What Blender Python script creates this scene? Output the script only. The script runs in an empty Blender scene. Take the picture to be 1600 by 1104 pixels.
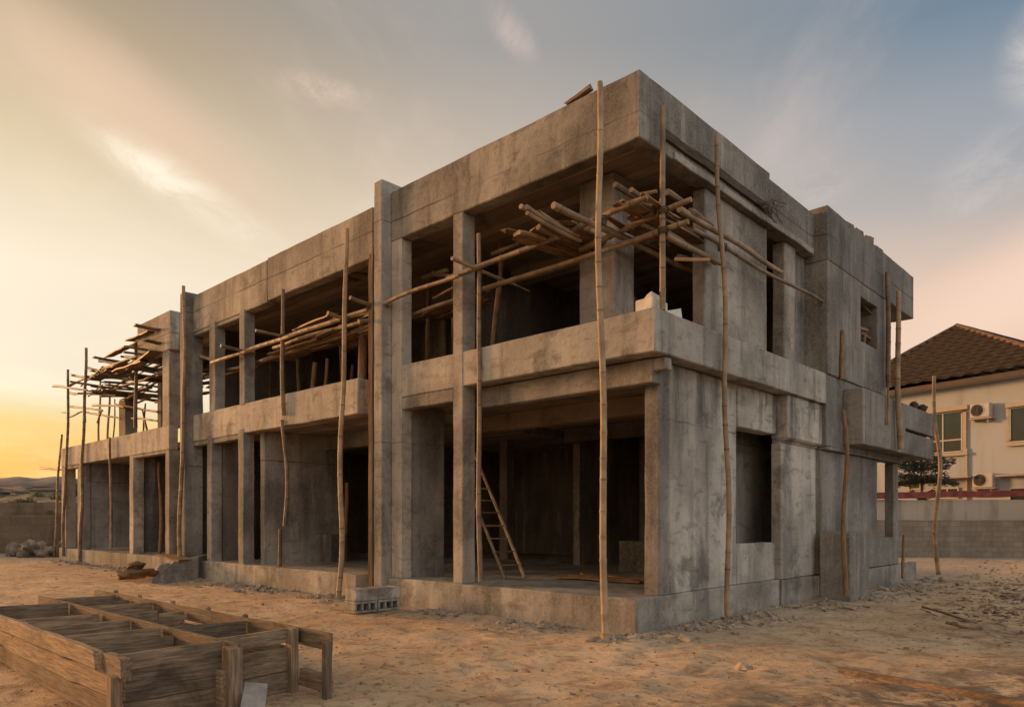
import bpy, math, random
from math import radians, sin, cos, pi, atan2, sqrt
from mathutils import Vector, noise
random.seed(7)
sc = bpy.context.scene
# ------------------------------------------------------------------ camera
FOC, EYE, HZ, CX = 1143.0, 1.6, 812.0, 800.0          # in photo pixels (1600 wide)
FA = radians(133.25)
F = Vector((cos(FA), sin(FA), 0)); R = Vector((F.y, -F.x, 0))
CAM = Vector((5.815, -8.796, EYE))
cd = bpy.data.cameras.new('camera'); cam = bpy.data.objects.new('camera', cd)
sc.collection.objects.link(cam); sc.camera = cam
cam.location = CAM; cam.rotation_euler = (radians(90), 0, FA - pi/2)
cd.sensor_width = 36; cd.lens = 36*FOC/1600; cd.shift_y = (HZ-552)/1600
cd.clip_end = 6000; cd.clip_start = .05
# ------------------------------------------------------------------ world
SUN_AZ = FA + radians(62)          # world angle of the direction to the sun (left of the view)
SUN_EL = radians(8)
w = bpy.data.worlds.new("World"); sc.world = w; w.use_nodes = True
nt = w.node_tree; nt.nodes.clear()
class NB:
    """small node builder"""
    def __init__(s, tree): s.t = tree
    def n(s, typ, **kw):
        nd = s.t.nodes.new(typ)
        for k, v in kw.items(): setattr(nd, k, v)
        return nd
    def put(s, sock, val):
        if isinstance(val, bpy.types.NodeSocket): s.t.links.new(val, sock)
        elif val is not None:
            if hasattr(sock.default_value, '__len__') and not isinstance(val, (int, float)):
                val = tuple(val)
                if len(val) == 3 and len(sock.default_value) == 4: val = val+(1,)
            sock.default_value = val
    def math(s, op, a, b=None, c=None, clamp=False):
        nd = s.n('ShaderNodeMath', operation=op, use_clamp=clamp)
        for i, v in enumerate((a, b, c)): s.put(nd.inputs[i], v)
        return nd.outputs[0]
    def vmath(s, op, a, b=None, out=0):
        nd = s.n('ShaderNodeVectorMath', operation=op); s.put(nd.inputs[0], a)
        if b is not None: s.put(nd.inputs[1], b)
        return nd.outputs[out]
    def ramp(s, fac, stops, interp='LINEAR'):
        nd = s.n('ShaderNodeValToRGB'); cr = nd.color_ramp; cr.interpolation = interp
        while len(cr.elements) > 1: cr.elements.remove(cr.elements[-1])
        for i, (p, c) in enumerate(stops):
            e = cr.elements[0] if i == 0 else cr.elements.new(p)
            e.position = p
            if isinstance(c, (int, float)): c = (c, c, c)
            e.color = tuple(c)+(1,)
        s.put(nd.inputs[0], fac); return nd.outputs[0]
    def mix(s, fac, a, b, mode='MIX'):
        nd = s.n('ShaderNodeMix', data_type='RGBA', blend_type=mode)
        s.put(nd.inputs[0], fac); s.put(nd.inputs[6], a); s.put(nd.inputs[7], b); return nd.outputs[2]
    def noise(s, vec, scale, detail=4, rough=.55, dist=0):
        nd = s.n('ShaderNodeTexNoise'); s.put(nd.inputs['Vector'], vec)
        s.put(nd.inputs['Scale'], scale); s.put(nd.inputs['Detail'], detail); s.put(nd.inputs['Roughness'], rough); s.put(nd.inputs['Distortion'], dist)
        return nd.outputs[0]
    def scale(s, vec, xyz):
        return s.vmath('MULTIPLY', vec, xyz)
    def smooth(s, v, a, b, lo=0., hi=1.):
        nd = s.n('ShaderNodeMapRange', interpolation_type='SMOOTHSTEP')
        for i, q in enumerate((v, a, b, lo, hi)): s.put(nd.inputs[i], q)
        return nd.outputs[0]
N = NB(nt)
geo = N.n('ShaderNodeTexCoord').outputs['Generated']
D = N.vmath('NORMALIZE', geo)
sep = N.n('ShaderNodeSeparateXYZ'); nt.links.new(D, sep.inputs[0])
el = N.math('DIVIDE', N.math('ARCSINE', sep.outputs[2]), radians(90))           # 0..1 = 0..90 deg
fwd = N.vmath('DOT_PRODUCT', D, tuple(F), 1); rgt = N.vmath('DOT_PRODUCT', D, tuple(R), 1)
az = N.math('MULTIPLY', N.math('ARCTAN2', rgt, fwd), 180/pi)                       # degrees right of the view axis
def E_(d): return d/90.
sunside = N.ramp(el, [(0, (.55, .10, .0)), (E_(4), (.52, .22, .0)), (E_(6.3), (.48, .36, .06)), (E_(8.7), (.64, .57, .46)), (E_(16.5), (.80, .68, .51)),
                      (E_(23.7), (.64, .49, .29)), (E_(30), (.42, .29, .15)), (E_(35), (.28, .21, .13)), (E_(48), (.25, .23, .21)), (1, (.30, .30, .31))])
centre = N.ramp(el, [(0, (.85, .55, .28)), (E_(10), (.85, .62, .38)), (E_(18), (.76, .56, .36)), (E_(25.8), (.53, .41, .29)), (E_(33), (.325, .285, .24)),
                     (E_(48), (.27, .27, .27)), (1, (.30, .30, .31))])
farside = N.ramp(el, [(0, (.74, .50, .34)), (E_(12), (.76, .47, .30)), (E_(15.4), (.72, .47, .325)), (E_(18), (.56, .42, .33)), (E_(21), (.37, .34, .32)), (E_(26), (.28, .29, .31)),
                      (E_(31), (.125, .185, .24)), (E_(45), (.20, .24, .29)), (1, (.30, .30, .31))])
backwarm = N.ramp(el, [(0, (1.3, .80, .42)), (E_(20), (1.1, .73, .43)), (E_(45), (.62, .52, .42)), (1, (.30, .30, .31))])
backcool = N.ramp(el, [(0, (1.05, 1.02, 1.0)), (E_(20), (1.0, 1.02, 1.04)), (E_(45), (.66, .70, .75)), (1, (.30, .30, .31))])
back = N.mix(N.smooth(rgt, .35, -.75), backcool, backwarm)
col = N.mix(N.smooth(az, -36, 2), sunside, centre)
col = N.mix(N.smooth(az, -4, 38), col, farside)
rest = N.math('MAXIMUM', N.smooth(az, 60, 110), N.smooth(az, -95, -140))
col = N.mix(rest, col, back)
# clouds: soft sheets drawn out along the sun's direction, on a plane far overhead
pl = N.vmath('DIVIDE', D, N.n('ShaderNodeCombineXYZ').outputs[0])
zc = N.math('ADD', N.math('MAXIMUM', sep.outputs[2], 0.0), .12)
cmb = N.n('ShaderNodeCombineXYZ')
nt.links.new(N.math('DIVIDE', fwd, zc), cmb.inputs[0]); nt.links.new(N.math('DIVIDE', rgt, zc), cmb.inputs[1])
cn = N.noise(N.scale(cmb.outputs[0], (.75, 1.3, 1)), 1.0, 8, .6, .45)
cn2 = N.noise(N.scale(cmb.outputs[0], (2.2, 3.6, 1)), 1.6, 9, .68, .6)
cl = N.smooth(cn, .46, .72)
cloudcol = N.mix(N.smooth(az, -35, 20), (.98, .74, .50), (.78, .58, .48))
col = N.mix(N.math('MULTIPLY', cl, .30), col, cloudcol)
def patch(a, e, ra, re, rot, strength, c, lo=.38, hi=.68, src=cn2):
    """one cloud at azimuth a, elevation e"""
    global col
    da = N.math('SUBTRACT', az, a); de = N.math('SUBTRACT', N.math('MULTIPLY', el, 90), e)
    u = N.math('ADD', N.math('MULTIPLY', da, cos(rot)), N.math('MULTIPLY', de, sin(rot)))
    v = N.math('SUBTRACT', N.math('MULTIPLY', de, cos(rot)), N.math('MULTIPLY', da, sin(rot)))
    r = N.math('SQRT', N.math('ADD', N.math('POWER', N.math('DIVIDE', u, ra), 2), N.math('POWER', N.math('DIVIDE', v, re), 2)))
    m = N.math('MULTIPLY', N.smooth(r, 1., .1), N.smooth(src, lo, hi))
    col = N.mix(N.math('MULTIPLY', m, strength), col, c)
patch(-27.5, 26.2, 15, 4.2, radians(-24), .75, (.74, .49, .31), -.2, .15)
patch(-24.2, 22.3, 9.5, 2.1, radians(-24), .75, (1., .86, .66), .30, .70)
patch(-26.5, 23.2, 4.5, 1.2, radians(-26), .6, (1., .88, .68), .36, .64)
patch(-29, 27, 14, 4.5, radians(-15), .5, (.86, .66, .46), .35, .7, cn)
patch(-14.5, 29.6, 5.0, 1.3, radians(-4), .65, (.82, .57, .40))
patch(0.0, 33.6, 3.4, 1.5, radians(-40), .6, (.72, .53, .43))
patch(36.5, 27.5, 4.0, 3.4, radians(45), .9, (.78, .66, .58), .30, .6)
patch(36.0, 14.8, 17, 4.8, radians(22), .85, (.88, .59, .42), .0, .5, cn)
patch(22.5, 23.2, 3.6, 2.2, 0., .5, (.74, .58, .50))
patch(33.0, 21.5, 6, 3.0, radians(25), .35, (.72, .62, .56))
patch(-38, 5.2, 20, 1.8, radians(6), .8, (.80, .36, .10), .3, .6)
patch(-31.5, 8.8, 8, 6, 0., .0, (1, 1, 1))
sky = N.n('ShaderNodeTexSky', sky_type='NISHITA', sun_disc=False, sun_elevation=SUN_EL, sun_rotation=pi/2 - SUN_AZ)
bg1 = N.n('ShaderNodeBackground'); bg1.inputs[1].default_value = .05; nt.links.new(N.mix(1., sky.outputs[0], N.mix(N.smooth(az, -32, 6), (1., .86, .72), (.98, 1., 1.06)), 'MULTIPLY'), bg1.inputs[0])
bg2 = N.n('ShaderNodeBackground'); bg2.inputs[1].default_value = 1.0; nt.links.new(col, bg2.inputs[0])
ads = N.n('ShaderNodeAddShader'); nt.links.new(bg1.outputs[0], ads.inputs[0]); nt.links.new(bg2.outputs[0], ads.inputs[1])
wo = N.n('ShaderNodeOutputWorld'); nt.links.new(ads.outputs[0], wo.inputs[0])
# ------------------------------------------------------------------ sun
sl = bpy.data.lights.new('sun', 'SUN'); sl.energy = 4.4; sl.angle = radians(10); sl.color = (1, .48, .18)
so = bpy.data.objects.new('sun', sl); sc.collection.objects.link(so)
sd = Vector((cos(SUN_AZ)*cos(SUN_EL), sin(SUN_AZ)*cos(SUN_EL), sin(SUN_EL)))
so.rotation_euler = sd.to_track_quat('Z', 'Y').to_euler(); so.location = (-40, -20, 30)
sc.view_settings.view_transform = 'Standard'; sc.view_settings.look = 'None'
sc.view_settings.exposure = 0.0; sc.view_settings.gamma = 1
# ------------------------------------------------------------------ pixel -> real plane helpers (photo measurements to metres)
def ray(px, py): return F + R*((px-CX)/FOC) + Vector((0, 0, (HZ-py)/FOC))
def PA(px, py, y=0.): d = ray(px, py); return CAM + d*((y-CAM.y)/d.y)
def PB(px, py, x=0.): d = ray(px, py); return CAM + d*((x-CAM.x)/d.x)
def PG(px, py, z=0.): d = ray(px, py); return CAM + d*((z-CAM.z)/d.z)
def PD(px, py, dep): return CAM + ray(px, py)*dep
def VC(lat, dep, z): v = CAM + R*lat + F*dep; v.z = z; return v
# ------------------------------------------------------------------ mesh helpers
WORG = {}
def tag(o, label=None, cat=None, group=None, kind=None):
    if label: o['label'] = label
    if cat: o['category'] = cat
    if group: o['group'] = group
    if kind: o['kind'] = kind
    return o
def thing(name, label, cat, loc=(0, 0, 0), group=None):
    o = bpy.data.objects.new(name, None); sc.collection.objects.link(o); o.location = loc; o.empty_display_size = .2
    WORG[o.name] = Vector(loc); return tag(o, label, cat, group)
def jv(p, a):
    if not a: return Vector(p)
    p = Vector(p)
    return p + noise.noise_vector(p*1.7)*a + noise.noise_vector(p*6.1+Vector((9, 3, 1)))*(a*.6)
class MB:
    def __init__(s): s.v = []; s.f = []; s.a = []
    def add(s, vs, fs, at=None):
        o = len(s.v); s.v += [tuple(q) for q in vs]; s.f += [tuple(i+o for i in f) for f in fs]
        s.a += list(at) if at else [0.]*len(vs)
    def box(s, x0, x1, y0, y1, z0, z1, cell=.4, j=.007):
        if x0 > x1: x0, x1 = x1, x0
        if y0 > y1: y0, y1 = y1, y0
        if z0 > z1: z0, z1 = z1, z0
        L = (x1-x0, y1-y0, z1-z0); O = (x0, y0, z0)
        n = [max(1, min(90, int(round(l/cell)))) for l in L]
        vid = {}; vs = []; fs = []
        def V(i, k, l):
            key = (i, k, l)
            if key not in vid:
                vid[key] = len(vs)
                vs.append(jv((O[0]+L[0]*i/n[0], O[1]+L[1]*k/n[1], O[2]+L[2]*l/n[2]), j))
            return vid[key]
        for k in range(n[1]):
            for l in range(n[2]):
                fs.append((V(0, k, l), V(0, k, l+1), V(0, k+1, l+1), V(0, k+1, l)))
                fs.append((V(n[0], k, l), V(n[0], k+1, l), V(n[0], k+1, l+1), V(n[0], k, l+1)))
        for i in range(n[0]):
            for l in range(n[2]):
                fs.append((V(i, 0, l), V(i+1, 0, l), V(i+1, 0, l+1), V(i, 0, l+1)))
                fs.append((V(i, n[1], l), V(i, n[1], l+1), V(i+1, n[1], l+1), V(i+1, n[1], l)))
            for k in range(n[1]):
                fs.append((V(i, k, 0), V(i, k+1, 0), V(i+1, k+1, 0), V(i+1, k, 0)))
                fs.append((V(i, k, n[2]), V(i+1, k, n[2]), V(i+1, k+1, n[2]), V(i, k+1, n[2])))
        s.add(vs, fs); return s
    def tube(s, pts, rad, seg=9, at=None, cap=True):
        vs = []; fs = []; av = []
        n = len(pts)
        for i, p in enumerate(pts):
            t = (pts[min(i+1, n-1)]-pts[max(i-1, 0)]).normalized()
            u = t.orthogonal().normalized() if i == 0 else (u - t*u.dot(t)).normalized()
            b = t.cross(u)
            for k in range(seg):
                a = 2*pi*k/seg; vs.append(p + (u*cos(a)+b*sin(a))*rad[i]); av.append(at[i] if at else 0.)
        for i in range(n-1):
            for k in range(seg):
                fs.append((i*seg+k, i*seg+(k+1) % seg, (i+1)*seg+(k+1) % seg, (i+1)*seg+k))
        if cap:
            fs.append(tuple(range(seg-1, -1, -1))); fs.append(tuple((n-1)*seg+k for k in range(seg)))
        s.add(vs, fs, av); return s
    def bamboo(s, p0, p1, r, bend=.02, node=.36, taper=.8, seg=10):
        p0 = Vector(p0); p1 = Vector(p1); L = (p1-p0).length; t = (p1-p0)/L
        u = t.orthogonal().normalized(); b = t.cross(u); ph = random.uniform(0, 50)
        st = [0.]; nd = []; x = random.uniform(.1, node)
        while x < L-.03: nd.append(x); x += node*random.uniform(.75, 1.25)
        P = []; rr = []; at = []
        def push(q, k, a):
            f = q/L; o = Vector((noise.noise(Vector((ph, q*.45, 0))), noise.noise(Vector((ph, 7, q*.45))), 0))*bend*2
            P.append(p0 + t*q + u*o.x + b*o.y); rr.append(r*(1+(taper-1)*f)*k); at.append(a)
        push(0, .97, .3)
        for q in nd:
            k_ = random.uniform(.3, 1.); push(q-.03, .98, .1); push(q-.006, 1.03+.06*k_, k_); push(q+.006, 1.03+.05*k_, k_); push(q+.035, .96, .05)
        push(L, .95, .3)
        s.tube(P, rr, seg, at); return s
    def stick(s, p0, p1, r, bend=.05, seg=7, n=7):
        p0 = Vector(p0); p1 = Vector(p1); L = (p1-p0).length; t = (p1-p0)/L
        u = t.orthogonal().normalized(); b = t.cross(u); ph = random.uniform(0, 50); P = []; rr = []
        for i in range(n+1):
            f = i/n; q = f*L; o0 = Vector((noise.noise(Vector((ph, q*.55, 0))), noise.noise(Vector((ph, 7, q*.55))), 0))*bend*2
            P.append(p0+t*q+u*o0.x+b*o0.y); rr.append(r*(1+.3*noise.noise(Vector((ph, 3, q*3))))*(1-.25*f))
        s.tube(P, rr, seg, [.2]*(n+1)); return s
    def board(s, p0, p1, w, t, up=(0, 0, 1), n=6, rag=.0, j=.004):
        """board from p0 to p1, w along up, t across"""
        p0 = Vector(p0); p1 = Vector(p1); d = (p1-p0).normalized(); up = Vector(up); up = (up-d*up.dot(d)).normalized(); sd_ = d.cross(up)
        vs = []; fs = []
        for i in range(n+1):
            q = p0.lerp(p1, i/n)
            for (a, b) in ((-.5, -.5), (.5, -.5), (.5, .5), (-.5, .5)):
                e = Vector((0, 0, 0))
                if i in (0, n): e = d*random.uniform(-rag, rag)
                vs.append(jv(q+sd_*a*t+up*b*w+e, j))
        for i in range(n):
            for k in range(4): fs.append((i*4+k, i*4+(k+1) % 4, i*4+4+(k+1) % 4, i*4+4+k))
        fs.append((3, 2, 1, 0)); fs.append(tuple(n*4+k for k in range(4)))
        s.add(vs, fs); return s
    def rock(s, c, sx, sy, sz, seed, rot=0., rings=6, seg=9, rough=.35):
        c = Vector(c); vs = []; fs = []
        def P(th, ph):
            d = Vector((sin(th)*cos(ph), sin(th)*sin(ph), cos(th)))
            k = 1+rough*noise.noise(d*1.6+Vector((seed*3.1, seed, 0)))+rough*.5*noise.noise(d*4+Vector((seed, 0, 5)))
            q = Vector((d.x*sx*k, d.y*sy*k, d.z*sz*k)); return c+Vector((q.x*cos(rot)-q.y*sin(rot), q.x*sin(rot)+q.y*cos(rot), q.z))
        vs.append(P(0, 0))
        for i in range(1, rings):
            for k in range(seg): vs.append(P(pi*i/rings, 2*pi*k/seg))
        vs.append(P(pi, 0))
        for k in range(seg): fs.append((0, 1+k, 1+(k+1) % seg))
        for i in range(rings-2):
            for k in range(seg):
                a = 1+i*seg+k; b = 1+i*seg+(k+1) % seg; fs.append((a, a+seg, b+seg, b))
        l = len(vs)-1; o = 1+(rings-2)*seg
        for k in range(seg): fs.append((l, o+(k+1) % seg, o+k))
        s.add(vs, fs); return s
    def prism(s, poly, axis_v):
        """extrude polygon (list of Vector) by vector"""
        n = len(poly); a = Vector(axis_v); vs = list(poly)+[p+a for p in poly]
        fs = [tuple(range(n-1, -1, -1)), tuple(range(n, 2*n))]+[(i, (i+1) % n, n+(i+1) % n, n+i) for i in range(n)]
        s.add(vs, fs); return s
    def build(s, name, m, parent=None, bevel=0., smooth=None, kind=None):
        xs = [q[0] for q in s.v]; ys = [q[1] for q in s.v]; zs = [q[2] for q in s.v]
        org = Vector(((min(xs)+max(xs))/2, (min(ys)+max(ys))/2, min(zs)))
        me = bpy.data.meshes.new(name); me.from_pydata([(q[0]-org.x, q[1]-org.y, q[2]-org.z) for q in s.v], [], s.f); me.update()
        if any(s.a):
            at = me.attributes.new('nd', 'FLOAT', 'POINT'); at.data.foreach_set('value', s.a)
        if smooth is not None:
            me.polygons.foreach_set('use_smooth', [True]*len(me.polygons)); me.set_sharp_from_angle(angle=radians(smooth))
        me.materials.append(m)
        o = bpy.data.objects.new(name, me); sc.collection.objects.link(o)
        o.location = org - (WORG[parent.name] if parent else Vector())
        if parent: o.parent = parent
        WORG[o.name] = org
        if bevel:
            b = o.modifiers.new('bevel', 'BEVEL'); b.width = bevel; b.segments = 1; b.limit_method = 'ANGLE'; b.angle_limit = radians(50)
        if kind: o['kind'] = kind
        return o
# ------------------------------------------------------------------ materials
def newmat(name):
    m = bpy.data.materials.new(name); m.use_nodes = True; t = m.node_tree; t.nodes.clear(); q = NB(t)
    bs = q.n('ShaderNodeBsdfPrincipled'); out = q.n('ShaderNodeOutputMaterial'); t.links.new(bs.outputs[0], out.inputs[0])
    pos = q.n('ShaderNodeNewGeometry').outputs['Position']
    return m, q, bs, pos
def finish(q, bs, colour, rough=.9, bump=None, bstr=.3, bdist=.02, spec=.25):
    q.put(bs.inputs['Base Color'], colour); q.put(bs.inputs['Roughness'], rough); q.put(bs.inputs['Specular IOR Level'], spec)
    if bump is not None:
        b = q.n('ShaderNodeBump'); b.inputs['Strength'].default_value = bstr; b.inputs['Distance'].default_value = bdist
        q.put(b.inputs['Height'], bump); q.t.links.new(b.outputs[0], bs.inputs['Normal'])
def concrete(name, lo=(.15, .130, .106), hi=(.40, .356, .300), seams=.9, zper=4.3, zoff=.779, drips=False):
    m, q, bs, pos = newmat(name)
    sp = q.n('ShaderNodeSeparateXYZ'); q.put(sp.inputs[0], pos)
    n1 = q.noise(pos, .55, 6, .6, .3)
    n2 = q.noise(q.scale(pos, (1, 1, .14)), 3.2, 5, .62)           # rain and slurry streaks
    n3 = q.noise(q.scale(pos, (1, 1, 3.)), 2.4, 5, .6, .6)          # pour layers
    n4 = q.noise(pos, 26, 4, .7)
    base = q.mix(q.smooth(n1, .33, .66), lo, hi)
    base = q.mix(q.math('MULTIPLY', q.smooth(n2, .49, .69), .78), base, q.mix(1., base, (.48, .47, .45), 'MULTIPLY'))
    base = q.mix(q.math('MULTIPLY', q.smooth(n2, .44, .28), .45), base, (.50, .46, .40))
    base = q.mix(q.math('MULTIPLY', q.smooth(n3, .53, .71), .62), base, (.14, .122, .10))
    dark = q.noise(pos, .9, 7, .68, .25)
    base = q.mix(q.math('MULTIPLY', q.smooth(dark, .53, .66), .7), base, (.085, .076, .064))
    base = q.mix(q.smooth(n4, .35, .75, 0, .30), base, (.46, .42, .36))
    n5 = q.noise(pos, 7, 5, .7); base = q.mix(q.smooth(n5, .52, .72, 0, .4), base, (.12, .106, .088))
    if drips:
        dz = q.math('MULTIPLY', q.smooth(sp.outputs[2], 2.7, 3.85), q.math('LESS_THAN', sp.outputs[2], 3.97))
        dn = q.smooth(q.noise(q.scale(pos, (1, 1, .12)), 4.2, 4, .6), .47, .62)
        base = q.mix(q.math('MULTIPLY', q.math('MULTIPLY', dz, dn), .72), base, (.075, .068, .058))
    spk = q.n('ShaderNodeTexVoronoi'); q.put(spk.inputs['Vector'], pos); spk.inputs['Scale'].default_value = 14
    pore = q.smooth(spk.outputs['Distance'], .12, .02)
    pore = q.math('MULTIPLY', pore, q.smooth(q.noise(pos, 3.1, 2), .5, .62))
    base = q.mix(q.math('MULTIPLY', pore, .6), base, (.06, .055, .05))
    bw = q.n('ShaderNodeTexWhiteNoise', noise_dimensions='1D'); q.put(bw.inputs['W'], q.math('FLOOR', q.math('DIVIDE', q.math('ADD', q.math('ADD', sp.outputs[0], sp.outputs[1]), q.math('MULTIPLY', n5, .03)), .41)))
    base = q.mix(1., base, q.ramp(bw.outputs[0], [(0, (.86, .86, .87)), (1, (1.08, 1.07, 1.05))]), 'MULTIPLY')
    # formwork joints
    wob = q.math('MULTIPLY', q.math('SUBTRACT', q.noise(pos, 2.2, 4), .5), .09)
    zz = q.math('ADD', q.math('DIVIDE', q.math('ADD', sp.outputs[2], wob), zper), zoff)
    fz = q.math('ABSOLUTE', q.math('SUBTRACT', q.math('FRACT', zz), .5))
    xx = q.math('DIVIDE', q.math('ADD', q.math('ADD', sp.outputs[0], sp.outputs[1]), q.math('MULTIPLY', wob, .6)), 1.83)
    fx = q.math('ABSOLUTE', q.math('SUBTRACT', q.math('FRACT', xx), .5))
    brk = q.smooth(q.noise(pos, .35, 3), .36, .56)
    l1 = q.math('MULTIPLY', q.smooth(fz, .020/zper, .004/zper), brk); l2 = q.math('MULTIPLY', q.math('MULTIPLY', q.smooth(fx, .007, .002), brk), .16)
    ln = q.math('MULTIPLY', q.math('MAXIMUM', l1, l2), seams)
    base = q.mix(q.math('MULTIPLY', ln, .75), base, (.07, .06, .05))
    h = q.math('ADD', q.math('MULTIPLY', q.noise(pos, 9, 6, .65), .6), q.math('MULTIPLY', n4, .25))
    h = q.math('SUBTRACT', h, q.math('MULTIPLY', ln, .5)); h = q.math('SUBTRACT', h, q.math('MULTIPLY', pore, .5))
    rnd = q.n('ShaderNodeObjectInfo').outputs['Random']
    base = q.mix(1., base, q.ramp(rnd, [(0, (.78, .78, .79)), (.5, (.96, .95, .93)), (1, (1.12, 1.08, 1.03))]), 'MULTIPLY')
    finish(q, bs, base, q.smooth(n1, .2, .8, .78, .95), h, .7, .035, .2)
    return m
M = {}
M['con'] = concrete('raw_concrete')
M['con_col'] = concrete('column_concrete', seams=.2)
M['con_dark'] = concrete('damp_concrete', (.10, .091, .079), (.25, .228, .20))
M['con_pale'] = concrete('pale_concrete', (.26, .232, .196), (.45, .41, .355), .6)
M['con_drip'] = concrete('rain_streaked_concrete', (.27, .24, .203), (.52, .47, .405), .8, drips=True)
M['con_in'] = concrete('shaded_interior_concrete', (.065, .052, .04), (.17, .14, .108), .5)  # darker copy of the concrete, room shade put into its colour
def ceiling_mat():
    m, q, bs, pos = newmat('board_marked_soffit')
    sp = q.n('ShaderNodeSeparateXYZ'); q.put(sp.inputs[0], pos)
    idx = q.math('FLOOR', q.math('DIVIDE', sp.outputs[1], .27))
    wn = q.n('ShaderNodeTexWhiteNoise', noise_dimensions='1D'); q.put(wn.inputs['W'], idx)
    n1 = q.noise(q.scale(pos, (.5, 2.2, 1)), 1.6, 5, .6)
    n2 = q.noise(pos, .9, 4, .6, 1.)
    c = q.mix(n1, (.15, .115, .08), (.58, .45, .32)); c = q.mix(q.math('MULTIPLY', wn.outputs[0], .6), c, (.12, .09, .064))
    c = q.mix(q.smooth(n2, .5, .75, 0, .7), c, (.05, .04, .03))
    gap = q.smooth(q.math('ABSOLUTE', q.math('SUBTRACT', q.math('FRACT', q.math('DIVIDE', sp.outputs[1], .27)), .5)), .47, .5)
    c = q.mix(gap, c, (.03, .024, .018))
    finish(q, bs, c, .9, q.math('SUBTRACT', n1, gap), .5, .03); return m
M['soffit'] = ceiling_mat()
def wood(name, axis, lo, hi, dirt=.5):
    m, q, bs, pos = newmat(name)
    s_ = [14, 14, 14]; s_[axis] = .9
    g = q.noise(q.scale(pos, tuple(s_)), 3.2, 6, .65, .4); n1 = q.noise(pos, 1.7, 5, .6, .5)
    s2 = [30, 30, 30]; s2[axis] = 1.2
    g2 = q.noise(q.scale(pos, tuple(s2)), 2.5, 3, .6)
    c = q.mix(q.smooth(g, .3, .72), lo, hi)
    c = q.mix(q.smooth(n1, .48, .74, 0, dirt), c, (lo[0]*.35, lo[1]*.35, lo[2]*.35))
    c = q.mix(q.smooth(g2, .58, .78, 0, .45), c, (lo[0]*.3, lo[1]*.3, lo[2]*.3))
    rnd = q.n('ShaderNodeObjectInfo').outputs['Random']
    c = q.mix(1., c, q.ramp(rnd, [(0, (.55, .55, .58)), (.5, (.85, .83, .82)), (1, (1.2, 1.15, 1.08))]), 'MULTIPLY')
    finish(q, bs, c, .85, q.math('ADD', g, g2), .6, .014); return m
for i, ax in enumerate('xyz'):
    M['wood_'+ax] = wood('weathered_timber_'+ax, i, (.135, .092, .057), (.36, .252, .158), .8)
    M['wood_dark_'+ax] = wood('dark_timber_'+ax, i, (.03, .022, .015), (.10, .072, .048), .6)
    M['prop_'+ax] = wood('old_pole_wood_'+ax, i, (.14, .08, .045), (.38, .24, .125), .4)
def bamboo_mat(name, lo, hi):
    m, q, bs, pos = newmat(name)
    at = q.n('ShaderNodeAttribute', attribute_name='nd').outputs['Fac']
    n1 = q.noise(pos, 2.6, 4, .6, .4); n2 = q.noise(q.scale(pos, (1, 1, .3)), 22, 4, .7)
    c = q.mix(q.smooth(n1, .3, .7), lo, hi); c = q.mix(q.smooth(n2, .52, .75, 0, .5), c, (.10, .062, .035))
    c = q.mix(q.math('MULTIPLY', q.smooth(at, .45, .9), .7), c, (.075, .05, .03))
    rnd = q.n('ShaderNodeObjectInfo').outputs['Random']
    c = q.mix(1., c, q.ramp(rnd, [(0, (.62, .60, .60)), (1, (1.1, 1.08, 1.05))]), 'MULTIPLY')
    finish(q, bs, c, .62, n2, .4, .008, .4); return m
M['bamboo'] = bamboo_mat('bamboo', (.20, .135, .078), (.38, .265, .155))
M['bamboo_old'] = bamboo_mat('old_bamboo', (.13, .085, .05), (.30, .20, .115))
M['twig'] = bamboo_mat('brushwood', (.10, .062, .036), (.26, .165, .09))
def plain(name, c, rough=.7, var=.25, scale=4., spec=.3, metal=0.):
    m, q, bs, pos = newmat(name); n1 = q.noise(pos, scale, 5, .6)
    k = q.mix(q.smooth(n1, .3, .75), tuple(a*(1-var) for a in c), tuple(min(1, a*(1+var*.6)) for a in c))
    finish(q, bs, k, rough, n1, .15, .01, spec); q.put(bs.inputs['Metallic'], metal); return m
M['rope'] = plain('jute_lashing', (.10, .065, .04), .95, .4, 40)
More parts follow.
